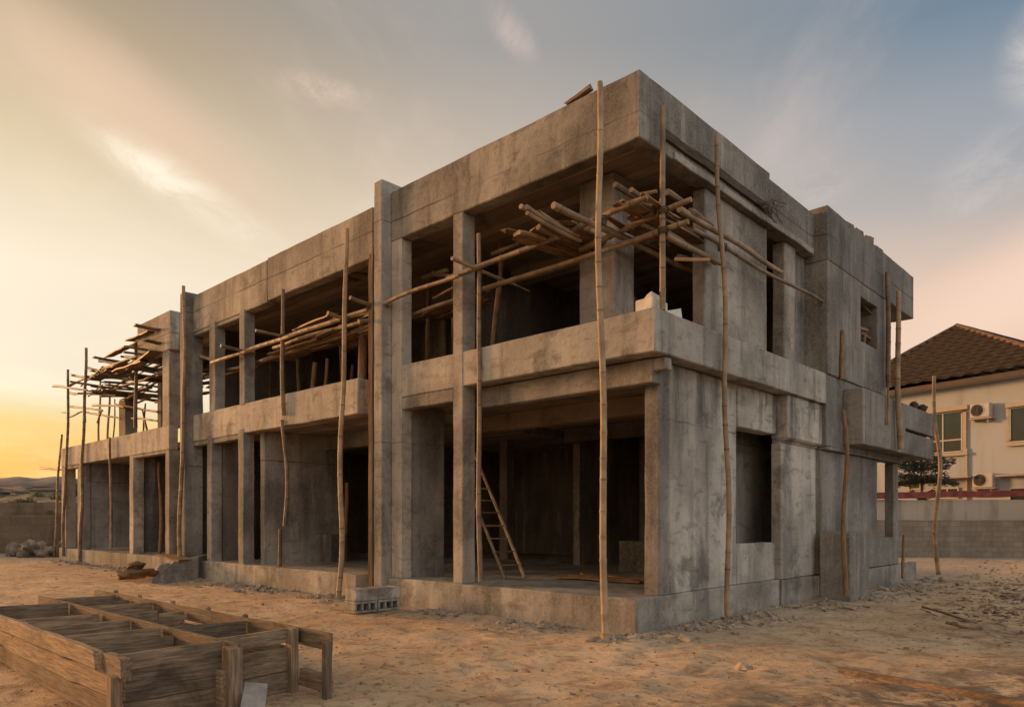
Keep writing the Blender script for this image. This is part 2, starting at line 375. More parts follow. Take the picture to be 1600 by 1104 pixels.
def ground_mat():
    m, q, bs, pos = newmat('sandy_laterite')
    sp = q.n('ShaderNodeSeparateXYZ'); q.put(sp.inputs[0], pos)
    n1 = q.noise(pos, .35, 6, .62, .4); n2 = q.noise(pos, 2.1, 6, .65, .6); n3 = q.noise(q.scale(pos, (1, 1, 1)), 9, 6, .72, .3); n4 = q.noise(pos, 60, 3, .7)
    c = q.mix(q.smooth(n1, .3, .7), (.54, .355, .20), (.73, .515, .315))
    c = q.mix(q.smooth(n2, .47, .68, 0, .75), c, (.31, .19, .11))
    c = q.mix(q.smooth(n2, .42, .25, 0, .5), c, (.70, .49, .32))
    c = q.mix(q.smooth(n3, .50, .68, 0, .7), c, (.20, .125, .075))
    # cement dust trodden round the building's foot
    dA = q.math('ADD', sp.outputs[1], q.math('MULTIPLY', q.math('SUBTRACT', n2, .5), 1.1))
    near = q.math('MULTIPLY', q.smooth(dA, -1.3, -.1), q.smooth(sp.outputs[0], 2.1, .3))
    near = q.math('MULTIPLY', near, q.smooth(n3, .25, .6, .45, 1.))
    c = q.mix(q.math('MULTIPLY', near, .62), c, (.36, .30, .235))
    # dark damp and rubbish patches on the right
    dr = q.math('MULTIPLY', q.smooth(sp.outputs[0], 1.8, 4.2), q.smooth(q.noise(q.scale(pos, (1, .8, 1)), .8, 6, .65, .8), .50, .68))
    dr = q.math('MULTIPLY', dr, q.smooth(sp.outputs[1], -4., 1.))
    dr = q.math('MAXIMUM', dr, q.math('MULTIPLY', q.smooth(q.math('SUBTRACT', sp.outputs[0], q.math('MULTIPLY', sp.outputs[1], .42)), 2.9, 4.6), q.smooth(q.math('ADD', n2, q.math('MULTIPLY', n3, .5)), .56, .80)))
    c = q.mix(q.math('MULTIPLY', dr, .75), c, (.085, .066, .05))
    h = q.math('ADD', q.math('MULTIPLY', n2, 1.0), q.math('ADD', q.math('MULTIPLY', n3, .55), q.math('MULTIPLY', n4, .2)))
    finish(q, bs, c, .95, h, 1., .09, .1); return m
M['ground'] = ground_mat()
M['rubble'] = plain('broken_plaster', (.36, .285, .21), .95, .5, 5)
M['clod'] = plain('earth_clod', (.30, .195, .115), .95, .45, 6)
M['rock'] = plain('field_stone', (.24, .185, .135), .95, .6, 2.2)
M['white'] = plain('white_gypsum', (.66, .58, .48), .8, .15, 7)
def block_mat(name, c, cw=.45, ch=.22, dirt=.6):
    m, q, bs, pos = newmat(name)
    sp = q.n('ShaderNodeSeparateXYZ'); q.put(sp.inputs[0], pos)
    lat = q.vmath('DOT_PRODUCT', pos, tuple(R), 1)
    cb = q.n('ShaderNodeCombineXYZ'); q.put(cb.inputs[0], lat); q.put(cb.inputs[1], sp.outputs[2])
    br = q.n('ShaderNodeTexBrick'); q.put(br.inputs['Vector'], cb.outputs[0]); br.inputs['Scale'].default_value = 1
    br.inputs['Brick Width'].default_value = cw; br.inputs['Row Height'].default_value = ch; br.inputs['Mortar Size'].default_value = .012
    br.inputs['Color1'].default_value = tuple(a*.86 for a in c)+(1,); br.inputs['Color2'].default_value = tuple(min(1, a*1.1) for a in c)+(1,); br.inputs['Mortar'].default_value = tuple(a*.68 for a in c)+(1,)
    n1 = q.noise(q.scale(pos, (1, 1, .4)), .8, 6, .65, .6)
    k = q.mix(q.smooth(n1, .42, .72, 0, dirt), br.outputs[0], tuple(a*.4 for a in c))
    k = q.mix(q.smooth(q.noise(pos, 9, 4), .4, .8, 0, .4), k, tuple(a*.5 for a in c))
    finish(q, bs, k, .95, q.noise(pos, 8, 4), .4, .02); return m
M['block'] = block_mat('cement_block_wall', (.27, .225, .175))
M['block_l'] = block_mat('old_block_wall', (.17, .125, .088), 1.9, .34, .85)
def stucco(name, c, dirt):
    m, q, bs, pos = newmat(name)
    n1 = q.noise(q.scale(pos, (1, 1, .12)), 1.6, 5, .65); n2 = q.noise(pos, .5, 4, .6)
    k = q.mix(q.smooth(n1, .5, .72, 0, dirt), c, tuple(a*.45 for a in c)); k = q.mix(q.smooth(n2, .5, .7, 0, .25), k, tuple(a*.7 for a in c))
    finish(q, bs, k, .9, q.noise(pos, 12, 3), .15, .01); return m
M['cream'] = stucco('cream_render', (.345, .366, .388), .35)
M['cream_dirty'] = stucco('stained_cream_render', (.44, .37, .29), .8)
M['trim'] = plain('window_surround', (.38, .32, .26), .8, .1)
M['rooftile'] = plain('dark_roof_tile', (.062, .050, .046), .7, .45, 2.5)
M['ridge'] = plain('ridge_tile', (.15, .09, .058), .8, .25)
M['fascia'] = plain('dark_fascia', (.09, .065, .05), .7, .2)
M['red'] = plain('faded_red_paint', (.24, .06, .05), .8, .4, 3)
M['acwhite'] = plain('appliance_white', (.42, .40, .37), .5, .08)
M['dark'] = plain('dark_grille', (.05, .047, .043), .6, .2)
M['glass'] = plain('dark_glass', (.018, .026, .026), .12, .2, 2, .6)
M['alu'] = plain('aluminium_frame', (.40, .38, .35), .5, .1)
M['leaf'] = plain('dark_needles', (.06, .066, .045), .8, .4, 8)
M['weed'] = plain('weed_leaf', (.15, .15, .035), .8, .4, 8)
M['bark'] = plain('bark', (.10, .07, .05), .95, .3)
M['hill'] = plain('far_hill_scrub', (.17, .135, .115), 1., .6, .05)
M['bank'] = plain('earth_bank', (.12, .088, .062), 1., .7, .35)
M['house_far'] = plain('distant_render', (.34, .28, .235), .9, .3, .3)
M['pot'] = plain('dark_plastic', (.07, .05, .04), .6, .3)
# ------------------------------------------------------------------ ground and far terrain
def axis_pts(lo, hi, c, fine, grow):
    p = [c]; st = fine
    while p[-1] < hi: p.append(p[-1]+st); st *= grow
    q = [c]; st = fine
    while q[-1] > lo: q.append(q[-1]-st); st *= grow
    return sorted(set(q[1:]+p))
def ground_h(x, y):
    v = Vector((x, y, 0)); d = (v-Vector((CAM.x, CAM.y, 0))).length
    h = .035*noise.noise(v*.45)+.032*noise.noise(v*1.6+Vector((3, 1, 0)))
    if d < 22: h += .030*noise.noise(v*4.1)+.018*noise.noise(v*9)
    # spoil heaped against the base
    foot = max(0, 1-abs(y+.35)/.7) if -28 < x < .6 else 0
    foot2 = max(0, 1-abs(x-.6)/.7) if 0 < y < 14 else 0
    h += .05*max(foot, foot2)*(.6+noise.noise(v*1.3))
    return h - .03
gx = axis_pts(-2500, 2500, 1.5, .075, 1.02); gy = axis_pts(-2500, 2500, -4.2, .075, 1.02)
g = MB(); nx = len(gx); vs = [(x, y, ground_h(x, y)) for y in gy for x in gx]
fs = [(k*nx+i, k*nx+i+1, (k+1)*nx+i+1, (k+1)*nx+i) for k in range(len(gy)-1) for i in range(nx-1)]
g.add(vs, fs); g.build('ground', M['ground'], smooth=60, kind='structure')
def ridge_mesh(name, m, dep0, dep1, lat0, lat1, hfun, n=70, kd=10):
    b = MB(); vs = []
    for k in range(kd+1):
        for i in range(n+1):
            t = k/kd; la = lat0+(lat1-lat0)*i/n; de = dep0+(dep1-dep0)*t
            vs.append(VC(la*(de/dep0), de, hfun(la, t)))
    fs = [(k*(n+1)+i, k*(n+1)+i+1, (k+1)*(n+1)+i+1, (k+1)*(n+1)+i) for k in range(kd) for i in range(n)]
    b.add(vs, fs); return b.build(name, m, smooth=60, kind='structure')
def hillf(la, t):
    a = la/300.
    top = 23.5+4.5*noise.noise(Vector((a*9, 1, 0)))+1.6*noise.noise(Vector((a*40, 5, 0)))-max(0, la+150)*.03
    return top*sin(min(1, t*1.6)*pi/2)-1
ridge_mesh('hill', M['hill'], 260, 420, -330, 40, hillf, 160, 12)
def bankf(la, t):
    return -.1+(2.3 if t > .02 else 0)*min(1, t*30)+4.6*t+.45*noise.noise(Vector((la*.5, t*9, 2)))+.25*noise.noise(Vector((la*2, t*30, 2)))
ridge_mesh('earth_bank', M['bank'], 44, 120, -60, -12, bankf, 120, 40)
# ------------------------------------------------------------------ the unfinished building
BL = thing('concrete_building', 'two-storey raw concrete building under construction with open bays and flat parapet roof', 'building', (-14, 6, 0))
def part(name, boxes, m='con', bevel=.016, cell=.3, j=.010, label=None, par=None):
    b = MB()
    for q in boxes: b.box(*q, cell=cell, j=j)
    o = b.build(name, M[m], par or BL, bevel=bevel, smooth=30)
    if label: o['label'] = label
    return o
FL, S0, S1 = .48, 3.86, 4.06            # floor top, first slab
X3a, X3b = -28.55, -17.55               # far bay
P1, P2 = -5.72, -14.72
# --- base
part('foundation_plinth', [(-5.74, .03, -.09, 11.75, -.3, FL)], cell=.3, label='corner stretch of the foundation plinth')
part('foundation_plinth', [(-6.8, -5.744, .30, 11.7, -.3, FL-.02)])
part('foundation_plinth', [(-15.3, -6.804, -.06, 11.72, -.3, FL+.01)], cell=.3)
part('foundation_plinth', [(-28.6, -15.304, .42, 11.7, -.3, FL-.03)], cell=.35)
part('foundation_plinth', [(.034, .085, 4.72, 6.24, -.3, FL-.01), (.034, .20, 6.244, 13.2, -.3, FL-.015)], cell=.3)
# --- ground-floor columns of the front
def column(x0, x1, y0, y1, z0, z1, m='con_col'): return part('column', [(x0, x1, y0, y1, z0, z1)], {'con': 'con_col'}.get(m, m), .015, .3, .009)
zc0, zb = FL-.005, 3.79
column(-5.70, -5.38, .0, .26, zc0, 7.03, 'con_pale')
column(-3.90, -3.645, -.012, .30, zc0, 7.03)
column(-.26, -.004, .56, .86, zc0, 3.95, 'con')
for (pa, pb, pc, m) in ((284, 287.5, 302, 'con'), (325, 332, 349, 'con'), (373.5, 382, 397, 'con')):
    x0, x1 = PA(pa, 800).x, PA(pb, 800).x; column(x0, x1, -.03, .27, zc0, zb+.1, m)
    u0, u1 = {284: (286.5, 291), 325: (328, 337), 373.5: (375, 383)}[pa]
    column(PA(u0, 500).x, PA(u1, 500).x, -.02, .27, 4.5, 6.9, m)
for (pa, pb) in ((97, 104), (122, 127), (203, 209), (259, 265)):
    column(PA(pa, 800, .5).x, PA(pb, 800, .5).x, .48, .84, FL-.03, 3.80)
column(PA(255, 600, .5).x-.05, PA(265, 600, .5).x-.004, .49, .86, 4.5, 6.95)
# --- piers rising past the roof
part('pier', [(-5.97, -5.715, -.22, .30, -.1, 8.2)], 'con_pale', cell=.3)
part('pier', [(-15.06, P2-.03, -.22, .30, -.1, 7.95)], 'con', cell=.3)
# --- setback wall strip between pier and balcony end
part('wall', [(-6.9, -5.98, .36, .56, FL, 7.0)], 'con')
# --- corner bay: balcony, lintels, parapet
part('balcony', [(-5.40, .28, .0, .18, 3.96, 4.57), (.10, .28, .184, 4.61, 3.96, 4.57), (-5.4, .096, .184, .55, 3.97, 4.12), (-.03, .096, .556, 4.6, 3.97, 4.12)], 'con_pale', cell=.3, label='balcony with solid upstand wrapping the near corner')
part('lintel', [(-5.376, -3.904, .004, .26, 3.72, 3.954)], 'con')
part('lintel', [(-3.64, .03, .34, .58, 3.60, 3.955)], 'con', label='set-back lintel over the wide corner opening')
part('lintel', [(-.12, .22, .36, .552, 3.77, 3.95)], 'con_pale', cell=.2)
part('parapet', [(-5.70, .03, -.005, .26, 7.03, 8.0)], 'con', cell=.3, label='tall parapet beam over the corner bay')
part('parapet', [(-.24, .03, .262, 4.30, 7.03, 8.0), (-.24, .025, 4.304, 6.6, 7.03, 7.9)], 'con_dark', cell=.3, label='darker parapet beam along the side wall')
part('formwork_plank', [(.035, .085, .55, 4.3, 7.22, 7.36)], 'wood_dark_y', 0, .3, .02)
part('roof_ledge', [(.034, .075, .9, 6.3, 7.02, 7.14)], 'con_pale', .01, .25, .016)
# --- slabs
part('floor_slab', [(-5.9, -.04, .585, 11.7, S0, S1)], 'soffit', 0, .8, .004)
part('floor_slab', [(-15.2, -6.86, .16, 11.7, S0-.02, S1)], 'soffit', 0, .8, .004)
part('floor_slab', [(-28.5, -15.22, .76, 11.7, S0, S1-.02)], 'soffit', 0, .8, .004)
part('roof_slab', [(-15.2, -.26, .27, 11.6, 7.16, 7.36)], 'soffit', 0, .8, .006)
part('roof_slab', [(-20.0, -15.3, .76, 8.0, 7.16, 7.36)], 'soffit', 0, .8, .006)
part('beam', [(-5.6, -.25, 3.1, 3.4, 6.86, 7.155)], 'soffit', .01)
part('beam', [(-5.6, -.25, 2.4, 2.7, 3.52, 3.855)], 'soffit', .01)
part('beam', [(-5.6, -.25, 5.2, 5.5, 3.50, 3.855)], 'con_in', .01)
part('beam', [(-14.9, -6.9, 2.0, 2.3, 3.46, 3.83)], 'con', .01)
part('beam', [(-28, -15.8, 2.6, 2.9, 3.46, 3.85)], 'con', .01)
# --- middle bay front
part('balcony', [(-14.7, -6.80, -.01, .16, zb, 4.53), (-14.7, -6.80, .164, .42, zb+.01, 3.98), (-6.98, -6.804, .165, .42, 3.984, 4.52)], 'con_pale', cell=.3, label='long balcony upstand of the middle bay')
part('lintel', [(-14.7, -11.95, .002, .24, 3.66, zb-.004)], 'con')
part('parapet', [(-14.7, -10.55, -.005, .26, 6.84, 7.86), (-10.546, -6.32, .0, .26, 6.88, 7.90)], 'con', cell=.3)
part('lintel', [(-14.7, -11.96, .012, .24, 6.74, 6.838)], 'con')
# --- far bay front
part('terrace_beam', [(X3a, X3b, .47, .75, 3.80, 4.545), (X3a, X3a+.25, .754, 9.5, 3.80, 4.54)], 'con_pale', cell=.35, label='upstand beam along the roofless far terrace')
part('lintel', [(X3a, -26.46, .49, .74, 3.66, 3.796), (PA(209, 800, .5).x, -17.9, .49, .74, 3.70, 3.796)], 'con')
part('parapet', [(PA(217, 510, .5).x, -17.42, .45, .74, 6.9, 8.1), (PA(217, 510, .5).x, PA(217, 510, .5).x+.25, .744, 6, 6.9, 8.1), (-17.68, -17.43, .744, 6, 6.9, 8.1)], 'con', cell=.35, label='boxy parapet block over the far bay')
xa, xb = PA(185.5, 640, 1.6).x, PA(195.5, 640, 1.6).x
column(xa, xb, 1.6, 2.05, S1-.03, 6.3)
xa = PA(246, 640, 1.8).x; column(xa, xa+.35, 1.8, 2.2, S1-.03, 7.0)
part('wall', [(-19.2, -19.0, 3.2, 8., S1, 7.15)], 'con_in')
# --- side facade: lower walls
part('wall', [(-.245, .0, .865, 2.48, FL, 3.955)], 'con_drip', cell=.3, label='broad streaked wall panel by the corner')
wy0, wy1, wz0, wz1 = 3.13, 4.72, 1.18, 3.22
part('wall', [(-.33, -.05, 2.484, wy0, FL, 3.955), (-.33, -.05, wy0+.002, wy1-.002, FL, wz0), (-.33, -.02, wy0+.002, wy1-.022, wz1, 3.955)], 'con_drip', cell=.3)
b = MB(); b.box(-.13, .062, wy1, 6.44, FL, 3.06, .3, .008); b.box(-.128, .19, 4.715, 6.438, 3.142, 3.955, .3, .008); b.box(-.33, .276, 4.616, 6.44, 3.96, 4.58, .3, .008)
b.prism([Vector((-.12, wy1+.003, 3.061)), Vector((.06, wy1+.003, 3.061)), Vector((.188, wy1+.003, 3.141)), Vector((-.12, wy1+.003, 3.141))], Vector((0, 6.434-wy1, 0)))
b.build('wall', M['con_drip'], BL, .012, 30)
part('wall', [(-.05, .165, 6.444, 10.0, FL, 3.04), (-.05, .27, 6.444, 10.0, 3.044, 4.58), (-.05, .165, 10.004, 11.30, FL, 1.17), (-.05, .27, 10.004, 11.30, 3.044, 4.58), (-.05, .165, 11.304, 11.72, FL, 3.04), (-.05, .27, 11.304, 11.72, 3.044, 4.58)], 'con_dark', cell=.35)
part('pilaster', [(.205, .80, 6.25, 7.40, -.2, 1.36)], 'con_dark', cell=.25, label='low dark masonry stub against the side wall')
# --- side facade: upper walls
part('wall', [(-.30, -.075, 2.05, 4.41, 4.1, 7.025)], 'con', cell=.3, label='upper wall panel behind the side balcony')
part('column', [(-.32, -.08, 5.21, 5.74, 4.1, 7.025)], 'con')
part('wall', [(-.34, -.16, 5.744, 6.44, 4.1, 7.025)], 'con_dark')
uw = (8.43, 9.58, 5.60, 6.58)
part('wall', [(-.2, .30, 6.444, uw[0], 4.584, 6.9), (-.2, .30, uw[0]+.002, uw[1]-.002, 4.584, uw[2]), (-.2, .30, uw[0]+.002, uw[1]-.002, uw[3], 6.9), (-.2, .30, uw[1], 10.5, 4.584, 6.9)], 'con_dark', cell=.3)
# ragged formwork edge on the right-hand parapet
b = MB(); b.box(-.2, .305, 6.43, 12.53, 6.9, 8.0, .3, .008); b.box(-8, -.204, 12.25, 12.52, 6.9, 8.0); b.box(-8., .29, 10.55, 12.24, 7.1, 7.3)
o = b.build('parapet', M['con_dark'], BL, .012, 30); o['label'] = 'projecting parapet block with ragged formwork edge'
b = MB()
yy = [(8.3, .10), (8.95, .16), (9.6, .22), (9.95, .05), (10.3, .09), (11.0, .05)]
for k, (y, h) in enumerate(yy):
    b.board((.2, y-.5, 8.01+h*.15), (.2, y, 8.0+h*.55), .12+h*.6, .03, n=5, rag=.05, j=.02)
b.build('formwork_plank', M['wood_y'], BL, 0, 30)
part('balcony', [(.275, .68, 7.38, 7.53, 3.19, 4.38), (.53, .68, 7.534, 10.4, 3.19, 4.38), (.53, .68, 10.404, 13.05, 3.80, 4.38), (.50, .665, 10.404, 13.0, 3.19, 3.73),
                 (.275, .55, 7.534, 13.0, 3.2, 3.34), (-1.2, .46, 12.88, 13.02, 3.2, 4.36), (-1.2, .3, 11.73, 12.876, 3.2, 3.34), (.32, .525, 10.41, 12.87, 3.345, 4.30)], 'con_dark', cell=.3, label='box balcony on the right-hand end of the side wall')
# --- inner walls
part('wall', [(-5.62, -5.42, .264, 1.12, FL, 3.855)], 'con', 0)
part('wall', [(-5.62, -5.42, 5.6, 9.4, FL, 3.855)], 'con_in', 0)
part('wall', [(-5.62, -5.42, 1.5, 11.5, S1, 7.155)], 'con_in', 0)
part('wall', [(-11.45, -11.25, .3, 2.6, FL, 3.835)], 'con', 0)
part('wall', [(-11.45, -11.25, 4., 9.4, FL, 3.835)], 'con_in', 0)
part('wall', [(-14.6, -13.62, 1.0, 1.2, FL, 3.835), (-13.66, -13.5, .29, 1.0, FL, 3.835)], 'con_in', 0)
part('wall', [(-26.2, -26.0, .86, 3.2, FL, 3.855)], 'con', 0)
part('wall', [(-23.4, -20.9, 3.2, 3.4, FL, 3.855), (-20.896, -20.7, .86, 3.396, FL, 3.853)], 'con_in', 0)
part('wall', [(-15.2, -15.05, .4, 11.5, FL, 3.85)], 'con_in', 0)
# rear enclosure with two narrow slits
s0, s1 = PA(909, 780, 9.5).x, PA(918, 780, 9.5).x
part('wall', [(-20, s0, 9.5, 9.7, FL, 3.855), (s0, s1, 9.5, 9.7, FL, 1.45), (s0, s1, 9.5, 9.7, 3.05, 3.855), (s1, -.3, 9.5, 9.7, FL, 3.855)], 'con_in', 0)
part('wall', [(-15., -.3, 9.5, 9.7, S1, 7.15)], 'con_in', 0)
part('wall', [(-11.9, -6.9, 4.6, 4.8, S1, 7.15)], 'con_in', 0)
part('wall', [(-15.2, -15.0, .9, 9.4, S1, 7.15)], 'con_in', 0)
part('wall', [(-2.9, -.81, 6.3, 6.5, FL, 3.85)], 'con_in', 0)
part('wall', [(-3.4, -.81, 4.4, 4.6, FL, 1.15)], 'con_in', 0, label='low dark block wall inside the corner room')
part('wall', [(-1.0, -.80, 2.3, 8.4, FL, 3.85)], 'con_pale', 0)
p = PA(462, 868, 1.9); part('wall', [(p.x, PA(517, 868, 1.9).x, 1.9, 2.4, FL, 1.22)], 'con_in', .01, label='low concrete tank wall in the middle bay')
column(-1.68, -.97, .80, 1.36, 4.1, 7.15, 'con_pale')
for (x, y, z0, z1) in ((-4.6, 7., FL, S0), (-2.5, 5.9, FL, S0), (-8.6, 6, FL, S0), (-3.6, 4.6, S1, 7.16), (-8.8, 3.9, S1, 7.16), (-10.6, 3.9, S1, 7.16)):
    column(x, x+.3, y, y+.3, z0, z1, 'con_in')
for (pa, qa, pb, qb) in ((1347, 474, 1362, 492), (1346, 520, 1372, 538), (1352, 512, 1350, 545), (1343, 512, 1356, 516)):
    part_ = MB(); part_.board(PB(pa, qa, .12), PB(pb, qb, .16), .05, .04, n=4, rag=.03, j=.015); part_.build('broken_frame', M['prop_y'], BL, 0, 40)
# ------------------------------------------------------------------ scaffolds
def lash(par, p, axis, r=.06):
    b = MB(); axis = Vector(axis).normalized(); u = axis.orthogonal().normalized(); v = axis.cross(u)
    pts = []
    for i in range(25):
        a = i*pi/4; pts.append(Vector(p)+axis*((i/24-.5)*.09)+(u*cos(a)+v*sin(a))*r*(1+.1*sin(i*1.7)))
    b.tube(pts, [.011]*25, 5); 
    e = Vector(p)+u*r; b.tube([e, e+Vector((.02, -.03, -.05)), e+Vector((.05, -.05, -.09))], [.008, .006, .004], 4)
    return b.build('lashing', M['rope'], par, smooth=50)
def pole(par, p0, p1, r=.045, m='bamboo', bend=.025, name='pole'):
    return MB().bamboo(p0, p1, r, bend).build(name, M[m], par, smooth=50)
def stick(par, p0, p1, r=.03, m='twig', bend=.05, name='stick'):
    return MB().stick(p0, p1, r, bend).build(name, M[m], par, smooth=50)
# corner scaffold
S = thing('bamboo_scaffold', 'bamboo scaffold lashed around the near corner of the building with loose sticks on top', 'scaffold', (0, -.8, 0))
pole(S, (PG(946, 1000)+Vector((0, 0, -.05))), PA(936.5, 127, -.74), .05, bend=.035)
pole(S, (PB(1140, 962, .36)), PB(1124, 208, .33), .045, bend=.05)
pole(S, PB(1035.5, 485, .17), PB(1036, 165, .17), .047, bend=.02)
pole(S, (PA(750.5, 908, -.045)), PA(747.5, 365, -.045), .046, bend=.02)
z0 = PA(605, 475, -.14); z1 = PA(977, 331, -.14)
pole(S, PA(700, 437, -.13), PA(1012, 309, -.13), .05, bend=.02, name='ledger')
pole(S, PA(583, 483, -.13), PA(717, 430, -.20), .043, bend=.06, name='ledger')
pole(S, PA(905, 384, .42), PA(1078, 311, .42), .05, bend=.05, name='ledger')
pole(S, PA(742, 457, .40), PA(990, 376, .40), .048, bend=.02, name='ledger')
pole(S, PA(968, 386, .44), PA(1076, 349, .44), .05, bend=.03, name='ledger')
pole(S, PA(643, 493, .42), PA(757, 452, .46), .042, bend=.05, name='ledger')
pole(S, PB(1062, 325, .12), PB(1222, 424, .12), .052, bend=.04, name='ledger')
pole(S, PB(1085, 362, .20), PB(1287, 474, .22), .036, bend=.05, name='ledger')
pole(S, PB(1040, 367, .10), PB(1124, 413, .10), .05, bend=.04, name='ledger')
x = PA(937, 345, -.08).x
pole(S, PB(865, 319, x), PB(1084, 423, x), .05, bend=.03, name='transom')
x = PA(747, 418, -.07).x
pole(S, PB(706, 402, x), PB(803, 443, x), .036, bend=.03, name='transom')
pole(S, PB(803, 443, x), PB(826, 455, x), .02, bend=.03, name='transom')
x = PA(895, 358, -.06).x
for k in range(3): stick(S, PB(817+k*7, 322+k*5, x+.05*k), PB(896+k*7, 361+k*4, x+.05*k), .035, 'bamboo', .06)
x = PA(846, 378, -.06).x
for k in range(4): stick(S, PB(803+k*4, 366-k*1.5, x+.07*k), PB(846+k*6, 379-k*2, x+.07*k), .035, 'bamboo', .05)
for (pa, qa, pb, qb, x, r) in ((962, 288, 1012, 318, -.3, .045), (986, 296, 1040, 330, -.1, .04), (843, 354, 872, 370, -1.2, .05), (1040, 302, 1066, 318, -.05, .05),
                               (1004, 350, 1062, 384, -.2, .035), (995, 330, 1060, 362, -.35, .05), (1030, 356, 1118, 412, .0, .04), (1078, 330, 1112, 356, .15, .05), (1060, 398, 1086, 404, -.3, .03)):
    stick(S, PB(pa, qa, x), PB(pb, qb, x), r, 'bamboo_old', .04)
for (pa, qa, pb, qb, y, r) in ((978, 317, 996, 311, .3, .04), (1000, 308, 1024, 303, .0, .04), (990, 332, 1032, 322, .5, .06), (770, 400, 812, 380, 1.1, .04), (660, 432, 700, 424, .9, .05), (676, 428, 704, 432, .9, .05), (676, 466, 712, 452, .7, .03), (1055, 405, 1110, 404, .7, .03)):
    stick(S, PA(pa, qa, y), PA(pb, qb, y), r, 'bamboo_old', .06)
def deck(par, n, xr, yr, zf, m='twig', along='x', w=(.08, .2)):
    for i in range(n):
        x = random.uniform(*xr); y = random.uniform(*yr); L = random.uniform(.7, 1.9); a = random.uniform(-.18, .18)+(0 if along == 'x' else pi/2)
        d = Vector((cos(a), sin(a), random.uniform(-.04, .04)))*L/2; c = Vector((x, y, zf(x, y)+random.uniform(0, .09)))
        b = MB(); b.board(c-d, c+d, random.uniform(.02, .04), random.uniform(*w), n=5, rag=.08, j=.03); b.build('plank', M[m], par, smooth=40)
deck(S, 20, (-2.4, .05), (.0, 1.2), lambda x, y: 6.05+.06*x, 'prop_y', 'y')
deck(S, 6, (-.5, .2), (.3, 2.0), lambda x, y: 6.12, 'prop_y', 'y')
deck(S, 8, (-5.0, -3.9), (.5, 1.3), lambda x, y: 5.65, 'prop_x', 'x')
for p, r in ((PA(939, 344, -.55), .075), (PB(1036, 330, .19), .07), (PB(1129, 387, .31), .065), (PA(748, 417, -.05), .062)): lash(S, p, (0, 0, 1), r)
lash(S, PB(1036, 361, .19), (0, 0, 1), .065)
# middle scaffold
S = thing('bamboo_scaffold', 'long bamboo scaffold tied along the upper balcony of the middle bay', 'scaffold', (-10, -.3, 0))
pole(S, PG(528.5, 936)+Vector((0, 0, -.05)), PA(541, 356, -.34), .055, bend=.05)
pole(S, PA(437, 884, -.03), PA(438.5, 826, -.03), .05, 'bamboo_old', .02)
pole(S, PA(445, 822, -.07), PA(440, 655, -.07), .05, 'bamboo_old', .06)
pole(S, PA(443.5, 648, -.09), PA(443, 452, -.09), .055, bend=.04)
for (pa, qa, pb, qb, y, r) in ((333, 566, 384, 549, -.12, .05), (376, 552, 604, 473, -.15, .056), (304, 592, 382, 571, .40, .05), (398, 569, 582, 507, .40, .06), (424, 543, 568, 502, .2, .055), (305, 554, 340, 563, .2, .05)):
    pole(S, PA(pa, qa, y), PA(pb, qb, y), r, bend=.06, name='ledger')
for (pa, qa, pb, qb, px_, py_, r) in ((548, 464, 612, 487, 586, 480, .045), (400, 516, 446, 526, 443, 524, .038), (345, 540, 400, 553, 380, 549, .045), (512, 490, 540, 498, 536, 496, .045), (560, 505, 600, 500, 580, 500, .04)):
    x = PA(px_, py_, -.1).x
    stick(S, PB(pa, qa, x), PB(pb, qb, x+.02), r, 'bamboo_old', .05)
deck(S, 26, (-13.6, -6.9), (.15, .95), lambda x, y: 5.62, 'prop_x', 'x', (.08, .22))
deck(S, 10, (-9.5, -6.9), (-.05, .6), lambda x, y: 5.92, 'twig', 'x')
for p in (PA(538, 498, -.25), PA(443, 526, -.1), PA(580, 482, -.15), PA(379, 550, -.1)): lash(S, p, (0, 0, 1), .085)
for (pa, qa, pb, qb) in ((520, 430, 578, 402), (548, 428, 580, 432), (556, 418, 580, 424), (484, 440, 500, 452), (536, 433, 556, 440)):
    b = MB(); b.board(PA(pa, qa, .7), PA(pb, qb, 1.1), .03, .13, n=5, rag=.06, j=.02); b.build('plank', M['prop_x'], S, smooth=40)
# far terrace scaffold
S = thing('bamboo_scaffold', 'tangled brushwood scaffold silhouetted on the far roof terrace', 'scaffold', (-23, 2, 4))
pole(S, PA(98.5, 868, .38), PA(107.5, 577, .38), .06, 'bamboo_old', .05)
pole(S, PA(124, 880, .36), PA(133.5, 543, .38), .065, 'bamboo_old', .05)
pole(S, PA(212, 668, .72), PA(213, 531, .72), .065, 'bamboo_old', .03)
for (px_, pt, pb, r) in ((156, 620, 690, .05), (170, 620, 686, .055), (177, 648, 684, .035), (226, 655, 672, .04)):
    stick(S, PA(px_-1.5, pb+6, 2.2), PA(px_+2, pt-25, 2.2), r, 'bamboo_old', .05)
for (pa, qa, pb, qb, y, r) in ((82, 603, 135, 609, .3, .05), (108, 600, 214, 556, .45, .05), (112, 585, 150, 590, .5, .05), (138, 573, 170, 580, .6, .06), (157, 564, 210, 572, .8, .06), (196, 557, 240, 562, .6, .05), (107, 613, 180, 618, .9, .05),
                               (104, 652, 134, 641, .6, .04), (110, 635, 160, 641, 1., .05), (97, 644, 103, 644, .4, .03), (135, 644, 188, 652, 1.2, .045), (145, 633, 195, 636, 1.4, .05), (205, 653, 250, 658, 1.0, .04), (180, 634, 246, 643, 1.6, .05), (152, 660, 158, 640, 1., .04),
                               (180, 607, 262, 580, 1.0, .05), (150, 612, 212, 590, 1.8, .05), (175, 610, 240, 585, 2.6, .05), (230, 672, 222, 640, 1.4, .04), (133, 640, 136, 660, .6, .03), (214, 592, 246, 588, 1.2, .04)):
    stick(S, PA(pa, qa, y), PA(pb, qb, y), r, 'twig', .05)
